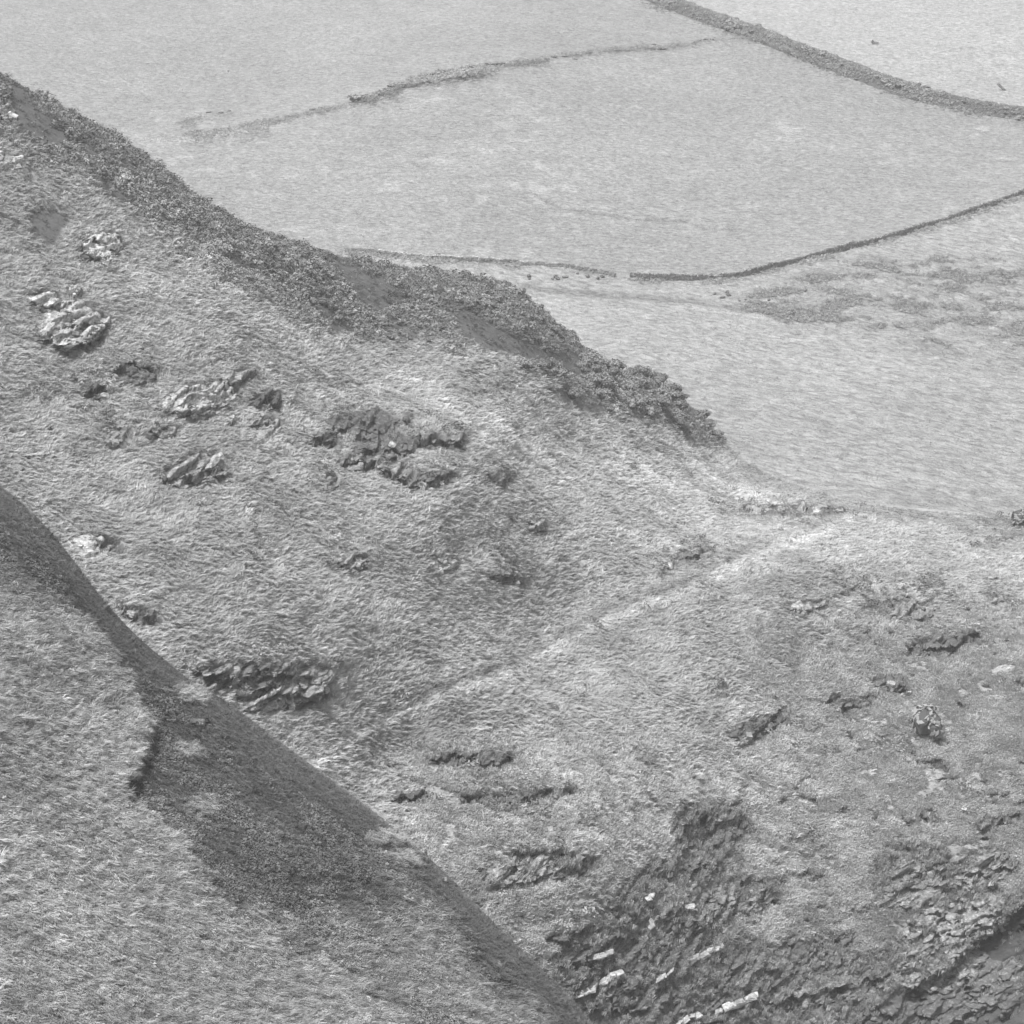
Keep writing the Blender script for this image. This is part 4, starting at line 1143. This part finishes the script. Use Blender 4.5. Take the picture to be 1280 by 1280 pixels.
vein("bright white wedge of quartz in the middle of the dark cliff", [(853, 1201), (868, 1197), (884, 1190), (900, 1182)], 10)
vein("long pale quartz slab at the bottom of the cliff", [(894, 1264), (912, 1258), (928, 1250), (940, 1243)], 9)
vein("low white quartz streak at the bottom edge of the cliff", [(845, 1280), (862, 1270), (880, 1265)], 5)
vein("thin white quartz thread above the bright wedge", [(846, 1133), (862, 1132)], 3)
vein("short white quartz fleck high in the dark rock", [(808, 1122), (816, 1119)], 4)
vein("short steep white fleck left of the dark rock rib", [(810, 1158), (815, 1151)], 4)
vein("thin broken quartz line between the two broad streaks", [(816, 1226), (828, 1221), (836, 1214)], 3)
vein("thin pale quartz edge above the first broad streak", [(742, 1196), (762, 1190)], 4)
vein("bright white slab lying across the outcrop with dark hollows", [(258, 580), (268, 576), (278, 568)], 9)
vein("white wedge stones in the dark central face of the crag", [(487, 553), (493, 557)], 6)
vein("string of white stones along the foot of the big dark outcrop", [(314, 882), (322, 876), (334, 870), (345, 862), (356, 858)], 5)

# two tiny white stones in the upper field, a dark boulder and a leaning slab beyond the hedge
def boulder(label, S, u, v, size, mat, rot, lift=.3, name="boulder", cat="boulder"):
    p, _ = spot(S, u, v)
    o = bpy.data.objects.new(name, SHAPES[mat][int(u) % 12]); COL.objects.link(o)
    o.location = p + Vector((0, 0, size[2] * lift)); o.scale = size; o.rotation_euler = rot
    o["label"] = label; o["category"] = cat
    return o
boulder("tiny white stone in the upper field, lower left one of the two", A, 268, 92, (.9, .7, .8), Q_, (0, 0, .3))
boulder("tiny white stone in the upper field, upper right one of the two", A, 284, 87, (.7, .6, .75), Q_, (0, 0, 1.0))
root = empty("boulder", spot(A, 1091, 56)[0], "dark low boulder with a peaked left end beyond the hedge bank", "boulder")
for nm, dx, dz, sc_, ry in (("stone", .2, .35, (2.0, 1.2, .9), 0), ("stone", -.6, .8, (.7, .7, 1.0), .6)):
    o = bpy.data.objects.new(nm, SHAPES[D_][3]); COL.objects.link(o); o.parent = root
    o.location = (dx, 0, dz); o.scale = sc_; o.rotation_euler = (0, ry, 0)
boulder("long dark slab leaning beside the far end of the hedge bank", A, 1251, 112, (3.4, .9, .7), D_, (0, .72, .2), 1.2, "leaning_slab", "slab")

# ------------------------------------------------------------------ stone walls
def joined_stones(name, items, mat, parent=None):
    """items: list of (shape index, matrix) baked into one mesh"""
    vs, fs = [], []
    for si, M in items:
        me = SHAPES['rock'][si]; k = len(vs)
        vs += [tuple(M @ v_.co) for v_ in me.vertices]
        fs += [tuple(k + i_ for i_ in p_.vertices) for p_ in me.polygons]
    me = bpy.data.meshes.new(name); me.from_pydata(vs, [], fs); me.materials.append(mat)
    o = bpy.data.objects.new(name, me); COL.objects.link(o)
    if parent: o.parent = parent
    o["kind"] = "stuff"
    return o

def path_points(S, line, step):
    pts = []
    for (a, b_) in zip(line[:-1], line[1:]):
        p0, p1 = spot(S, *a)[0], spot(S, *b_)[0]
        n = max(1, int((p1 - p0).length / step))
        for k in range(n):
            f = k / n
            p = spot(S, a[0] + (b_[0] - a[0]) * f, a[1] + (b_[1] - a[1]) * f)[0]
            pts.append(p)
    # smooth
    P = np.array([tuple(p) for p in pts])
    for _ in range(3): P[1:-1] = (P[:-2] + P[1:-1] * 2 + P[2:]) / 4
    return [Vector(p) for p in P]

def stone_wall(label, line, height, thick, mat_body, mat_top, seed):
    r = random.Random(seed)
    pts = path_points(A, line, .42)
    base = pts[0].copy()
    root = empty("dry_stone_wall", base, label, "stone wall")
    body, cope = [], []
    for k in range(1, len(pts)):
        d = (pts[k] - pts[k - 1]); ang = math.atan2(d.y, d.x)
        hh = height * (1 + .16 * math.sin(k * .11) + r.uniform(-.08, .08))
        if r.random() < .06: hh *= r.uniform(.45, .8)
        rows = 3
        for q in range(rows):
            for sgn in (0,):
                M = Matrix.Translation(pts[k] - base + Vector((r.uniform(-.05, .05), r.uniform(-.05, .05), (q + .4) * hh / rows))) @ \
                    Euler((r.uniform(-.15, .15), r.uniform(-.15, .15), ang + r.uniform(-.12, .12))).to_matrix().to_4x4() @ Matrix.Diagonal((r.uniform(.5, .8), thick * r.uniform(.85, 1.1), hh / rows * 1.3, 1))
                body.append((r.randrange(12), M))
        M = Matrix.Translation(pts[k] - base + Vector((0, 0, hh + .05))) @ Euler((r.uniform(-.3, .3), r.uniform(-.3, .3), ang)).to_matrix().to_4x4() @ \
            Matrix.Diagonal((r.uniform(.35, .6), thick * r.uniform(.8, 1.1), r.uniform(.22, .42), 1))
        if math.sin(k * .05 + seed) + r.uniform(-.6, .6) > -.2: cope.append((r.randrange(12), M))
    joined_stones("wall_stones", body, mat_body, root)
    joined_stones("coping_stones", cope, mat_top, root)
stone_wall("dry stone wall with bright coping along the foot of the big field, left of the gap", WALL_W, .85, .7, M_rock, M_pale, 5)
stone_wall("dark dry stone wall curving up to the right below the big field, right of the gap", WALL_E, 1.1, .8, M_dark, M_wall, 6)  # top-lit look put into the stone colours: paler coping, dark face

# ------------------------------------------------------------------ gorse, shrubs and the hedge bank
gorse_me = [leaf_clump_mesh("gorse_crown", 420, .95, 1.25, .10, M_gorse, 80 + s, M_gorse_dark) for s in range(5)]
hedge_me = [leaf_clump_mesh("hedge_crown", 190, 1.7, 2.1, .26, M_hedge, 90 + s, M_gorse_dark) for s in range(4)]

def bush(name, me, p, s, label, cat, group=None, tilt=None):
    o = bpy.data.objects.new(name, me); COL.objects.link(o)
    o.location = p - Vector((0, 0, .1)); o.scale = (s * random.uniform(.85, 1.25), s * random.uniform(.85, 1.2), s * random.uniform(.8, 1.15))
    o.rotation_euler = (random.uniform(-.15, .15), random.uniform(-.15, .15), random.uniform(0, 6.28))
    o["label"] = label; o["category"] = cat
    if group: o["group"] = group
    return o

GORSE_ZONES = [  # (label, group, polygon, count, size range)
 ("rounded gorse bush in the thick bed at the lower end of the ridge", "gorse bushes at the lower end of the ridge",
  [(730, 452), (770, 458), (800, 464), (850, 488), (890, 520), (912, 560), (880, 548), (830, 530), (780, 512), (740, 490), (720, 470)], 85, (1.0, 1.9)),
 ("gorse bush between the two dark bracken patches and the pasture", "gorse bushes beside the pasture edge of the ridge",
  [(560, 345), (640, 356), (680, 392), (730, 438), (740, 452), (700, 436), (650, 416), (600, 396), (560, 380)], 70, (.6, 1.15)),
 ("gorse bush below the long dark bracken strip of the ridge", "gorse bushes below the long bracken strip",
  [(640, 452), (680, 462), (720, 476), (760, 500), (790, 525), (750, 522), (690, 490), (650, 480)], 36, (.7, 1.3)),
 ("gorse bush on the middle of the ridge around the broad bracken patch", "gorse bushes on the middle of the ridge",
  [(300, 290), (400, 312), (410, 350), (450, 390), (540, 400), (560, 430), (480, 425), (400, 400), (330, 350)], 62, (.5, .95)),
 ('small gorse bush on the upper ridge above the middle bracken', 'gorse bushes on the upper ridge',
  [(60, 130), (120, 160), (190, 205), (260, 260), (330, 296), (330, 330), (250, 290), (180, 240), (120, 195)], 42, (.45, .8)),
]
for lab, grp, poly, n, (s0, s1) in GORSE_ZONES:
    xs = [p[0] for p in poly]; ys = [p[1] for p in poly]; k = 0
    while k < n:
        uu, vv = random.uniform(min(xs), max(xs)), random.uniform(min(ys), max(ys))
        if inside(np.array(uu), np.array(vv), poly) < 0: continue
        vv = max(vv, float(SIL_B(uu)) + 2)
        p, _ = spot(B, uu, vv)
        bush("gorse_bush", random.choice(gorse_me), p, random.uniform(s0, s1) * (1 - .4 * max(0, (uu - 830) / 80)), lab, "gorse bush", grp); k += 1
SINGLE = [("small dark bush at the right edge where the pasture meets the hillside", B, 1272, 654, 1.0),
          ("single round gorse bush standing clear at the upper pasture edge of the ridge", B, 674, 390, .9),
          ("dark round gorse bush on the pale right hand slope below the ledges", B, 1156, 918, 2.2),
          ("small gorse bush right of the big dark outcrop above the near slope", B, 415, 832, 1.1),
          ("low dark gorse bush under the long jagged ledge", B, 1105, 858, .7)]
for lab, S, uu, vv, s in SINGLE:
    if s > 1: s *= .8
    if uu > 1260: s = 1.2
    bush("gorse_bush", (gorse_me[1] if s < 1 else hedge_me[1]), spot(S, uu, vv)[0], s, lab, "gorse bush")

# hedge bank: earth bank with a row of shrubs
def hedge_bank():
    pts = path_points(A, HEDGE, 1.2)
    base = pts[0].copy()
    root = empty("hedge_bank", base, "long dark overgrown hedge bank crossing the top right corner", "hedge bank")
    vs, fs = [], []
    prof = [(-4.2, -.3), (-3.0, 1.0), (-1.2, 2.2), (1.2, 2.2), (3.0, 1.2), (4.4, -.3)]
    for k, p in enumerate(pts):
        d = (pts[min(k + 1, len(pts) - 1)] - pts[max(k - 1, 0)]); d.z = 0; d.normalize(); nrm = Vector((-d.y, d.x, 0))
        for q, (o_, h_) in enumerate(prof):
            vs.append(tuple(p - base + nrm * (o_ + random.uniform(-.2, .2)) + Vector((0, 0, h_ * random.uniform(.85, 1.15)))))
    m_ = len(prof)
    for k in range(len(pts) - 1):
        for q in range(m_ - 1):
            a = k * m_ + q; fs.append((a, a + 1, a + m_ + 1, a + m_))
    me = bpy.data.meshes.new("earth_bank"); me.from_pydata(vs, [], fs); me.materials.append(M_gorse_dark)
    o = bpy.data.objects.new("earth_bank", me); COL.objects.link(o); o.parent = root
    for k in range(0, len(pts) - 1, 2):
        p = pts[k]
        d = pts[k + 1] - p; d.z = 0; d.normalize(); nrm = Vector((-d.y, d.x, 0))
        for s_ in range(3):
            of = random.uniform(-3.8, 3.4)
            h_ = np.interp(of, [q_[0] for q_ in prof], [q_[1] for q_ in prof])
            o = bpy.data.objects.new("shrub", random.choice(hedge_me)); COL.objects.link(o); o.parent = root
            o.location = p - base + nrm * of + d * random.uniform(-1, 1) + Vector((0, 0, h_ - .5))
            sc_ = random.uniform(.38, .8) * (1 + .3 * math.sin(k * .17))
            o.scale = (sc_ * 1.3, sc_ * 1.1, sc_ * .75); o.rotation_euler = (0, 0, random.uniform(0, 6.28))
    fp, nf = [], 11000
    for _ in range(nf):
        f = random.random() * (len(pts) - 2); k = int(f); f -= k
        p = pts[k].lerp(pts[k + 1], f); d = pts[k + 1] - pts[k]; d.z = 0; d.normalize(); nrm = Vector((-d.y, d.x, 0))
        of = random.gauss(-.6, 2.2) * (1 + .45 * math.sin(k * .23) * math.sin(k * .071 + 1))
        h_ = np.interp(of, [q_[0] for q_ in prof], [q_[1] for q_ in prof])
        fp.append(tuple(p - base + nrm * of + Vector((0, 0, h_ - .15))))
    fp = np.array(fp); wob = noise(fp[:, 0] / 5, fp[:, 1] / 5, fp[:, 2], 301)
    sf = scatter("foliage", fp, np.stack([rng.normal(0, .3, nf), rng.normal(0, .3, nf), rng.uniform(0, 6.28, nf)], -1),
                 rng.uniform(.6, 1.7, nf) * (1 + .3 * wob), rng.uniform(.17, .33, nf) * (1 + .25 * wob), scrub_c, 4)
    sf.parent = root
hedge_bank()

# shrubs on the broken earth bank
for grp, pts_, s0, s1 in (("shrubs on the broken earth bank", [(444, 128), (452, 126), (461, 124), (470, 122), (478, 119), (486, 116), (493, 112), (500, 110)], .8, 1.35),
                          ("pale scrub bushes on the broken earth bank", [(518, 100), (527, 99), (536, 97), (545, 96), (552, 94), (562, 93), (571, 92), (580, 91), (588, 90), (597, 88), (608, 87), (618, 85)], .55, 1.05),
                          ("low shrubs at the near part of the broken bank", [(648, 81), (658, 80), (667, 80), (690, 74), (702, 73), (716, 73), (812, 57), (822, 60), (868, 53), (876, 52), (884, 50), (892, 52)], .3, .65),
                          ("small low shrubs at the left end of the broken bank", [(240, 168), (248, 169), (256, 167), (390, 138), (400, 138), (262, 144), (275, 142), (285, 141)], .25, .45)):
    lab = {"shrubs on the broken earth bank": "dark shrub in the thickest row on the broken earth bank",
           "pale scrub bushes on the broken earth bank": "greyish scrub bush in the middle row on the broken earth bank",
           "low shrubs at the near part of the broken bank": "low dark shrub on the thin right hand part of the broken bank",
           "small low shrubs at the left end of the broken bank": "tiny low shrub at the faint left end of the broken bank"}[grp]
    for uu, vv in pts_:
        o = bush("shrub", random.choice(hedge_me), spot(A, uu + random.uniform(-4, 4), vv + random.uniform(-1.5, 1.5))[0], random.uniform(s0, s1), lab, "shrub", grp)
        o.rotation_euler = (0, 0, random.uniform(-.3, .3)); o.scale = (o.scale[0] * 1.5, o.scale[1], o.scale[2] * .7)
# rank grass and scrub along the walls and the old bank
vp, vt, vsz = [], [], []
for line, n_, off, tl, th, zz in ((WALL_W, 1500, 2.0, .22, .42, 1.0), (WALL_E, 2600, 2.2, .2, .45, 1.0), (BANK, 6500, 2.4, .2, .42, .8), (HEDGE, 3500, 8.0, .18, .36, 1.0),
                                     ([(434, 132), (470, 121), (506, 106)], 1500, 7.0, .13, .27, 1.3), ([(512, 101), (560, 94), (628, 85)], 1700, 6.0, .2, .46, 1.2),
                                     ([(232, 152), (270, 143), (306, 140)], 350, 9.0, .2, .32, 1.0), ([(185, 176), (250, 171), (345, 156)], 900, 7.0, .24, .5, 1.0),
                                     ([(640, 82), (665, 80), (690, 76)], 350, 5.0, .13, .28, 1.1), ([(862, 55), (882, 50), (905, 51)], 350, 6.0, .13, .26, 1.2)):
    pts = path_points(A, line, 1.0)
    for _ in range(n_):
        f = random.random() * (len(pts) - 2); k = int(f); p = pts[k].lerp(pts[k + 1], f - k)
        dens = noise(np.array(p.x / 7), np.array(p.y / 7), np.array(0.), 310)
        if dens < -.15 and random.random() < .8: continue
        vp.append((p.x + random.gauss(0, .5), p.y + random.gauss(-off * .4, off), p.z - .05)); vt.append(random.uniform(tl, th)); vsz.append(random.uniform(.4, 1.25) * zz * (1 + .5 * dens))
vp = np.array(vp); nv = len(vp)
scatter("verge_scrub", vp, np.stack([rng.normal(0, .2, nv), rng.normal(0, .2, nv), rng.uniform(0, 6.28, nv)], -1), np.array(vsz), np.array(vt), scrub_c, 4,
        label="low scrub and rank grass along the walls and banks")
# gorse just under the walls
for k in range(26):
    uu = random.choice([random.uniform(650, 760), random.uniform(880, 960), random.uniform(540, 600)])
    vv = {0: 346, 1: 362}[int(uu > 800)] + random.uniform(-3, 6) + (0 if uu < 800 else (uu - 880) * .22)
    if uu < 620: vv = 323
    bush("shrub", random.choice(hedge_me), spot(A, uu, vv)[0], random.uniform(.22, .42), "low shrub in the scrubby strip along the dry stone walls", "shrub", "shrubs along the stone walls")

# ------------------------------------------------------------------ thin sea haze between the camera and the far fields
bm = bmesh.new(); bmesh.ops.create_cube(bm, size=1.0)
me = bpy.data.meshes.new("haze"); bm.to_mesh(me); bm.free()
hz = bpy.data.objects.new("haze", me); COL.objects.link(hz); hz["kind"] = "stuff"
hz.location = (0, 300, -79); hz.scale = (4400, 6400, 170)
m = bpy.data.materials.new("haze_air"); m.use_nodes = True; nt = m.node_tree; nt.nodes.clear()
out = nt.nodes.new("ShaderNodeOutputMaterial"); pv = nt.nodes.new("ShaderNodeVolumePrincipled")
pv.inputs['Color'].default_value = (.95, .95, .95, 1); pv.inputs['Density'].default_value = .00021
nt.links.new(pv.outputs[0], out.inputs['Volume']); me.materials.append(m)
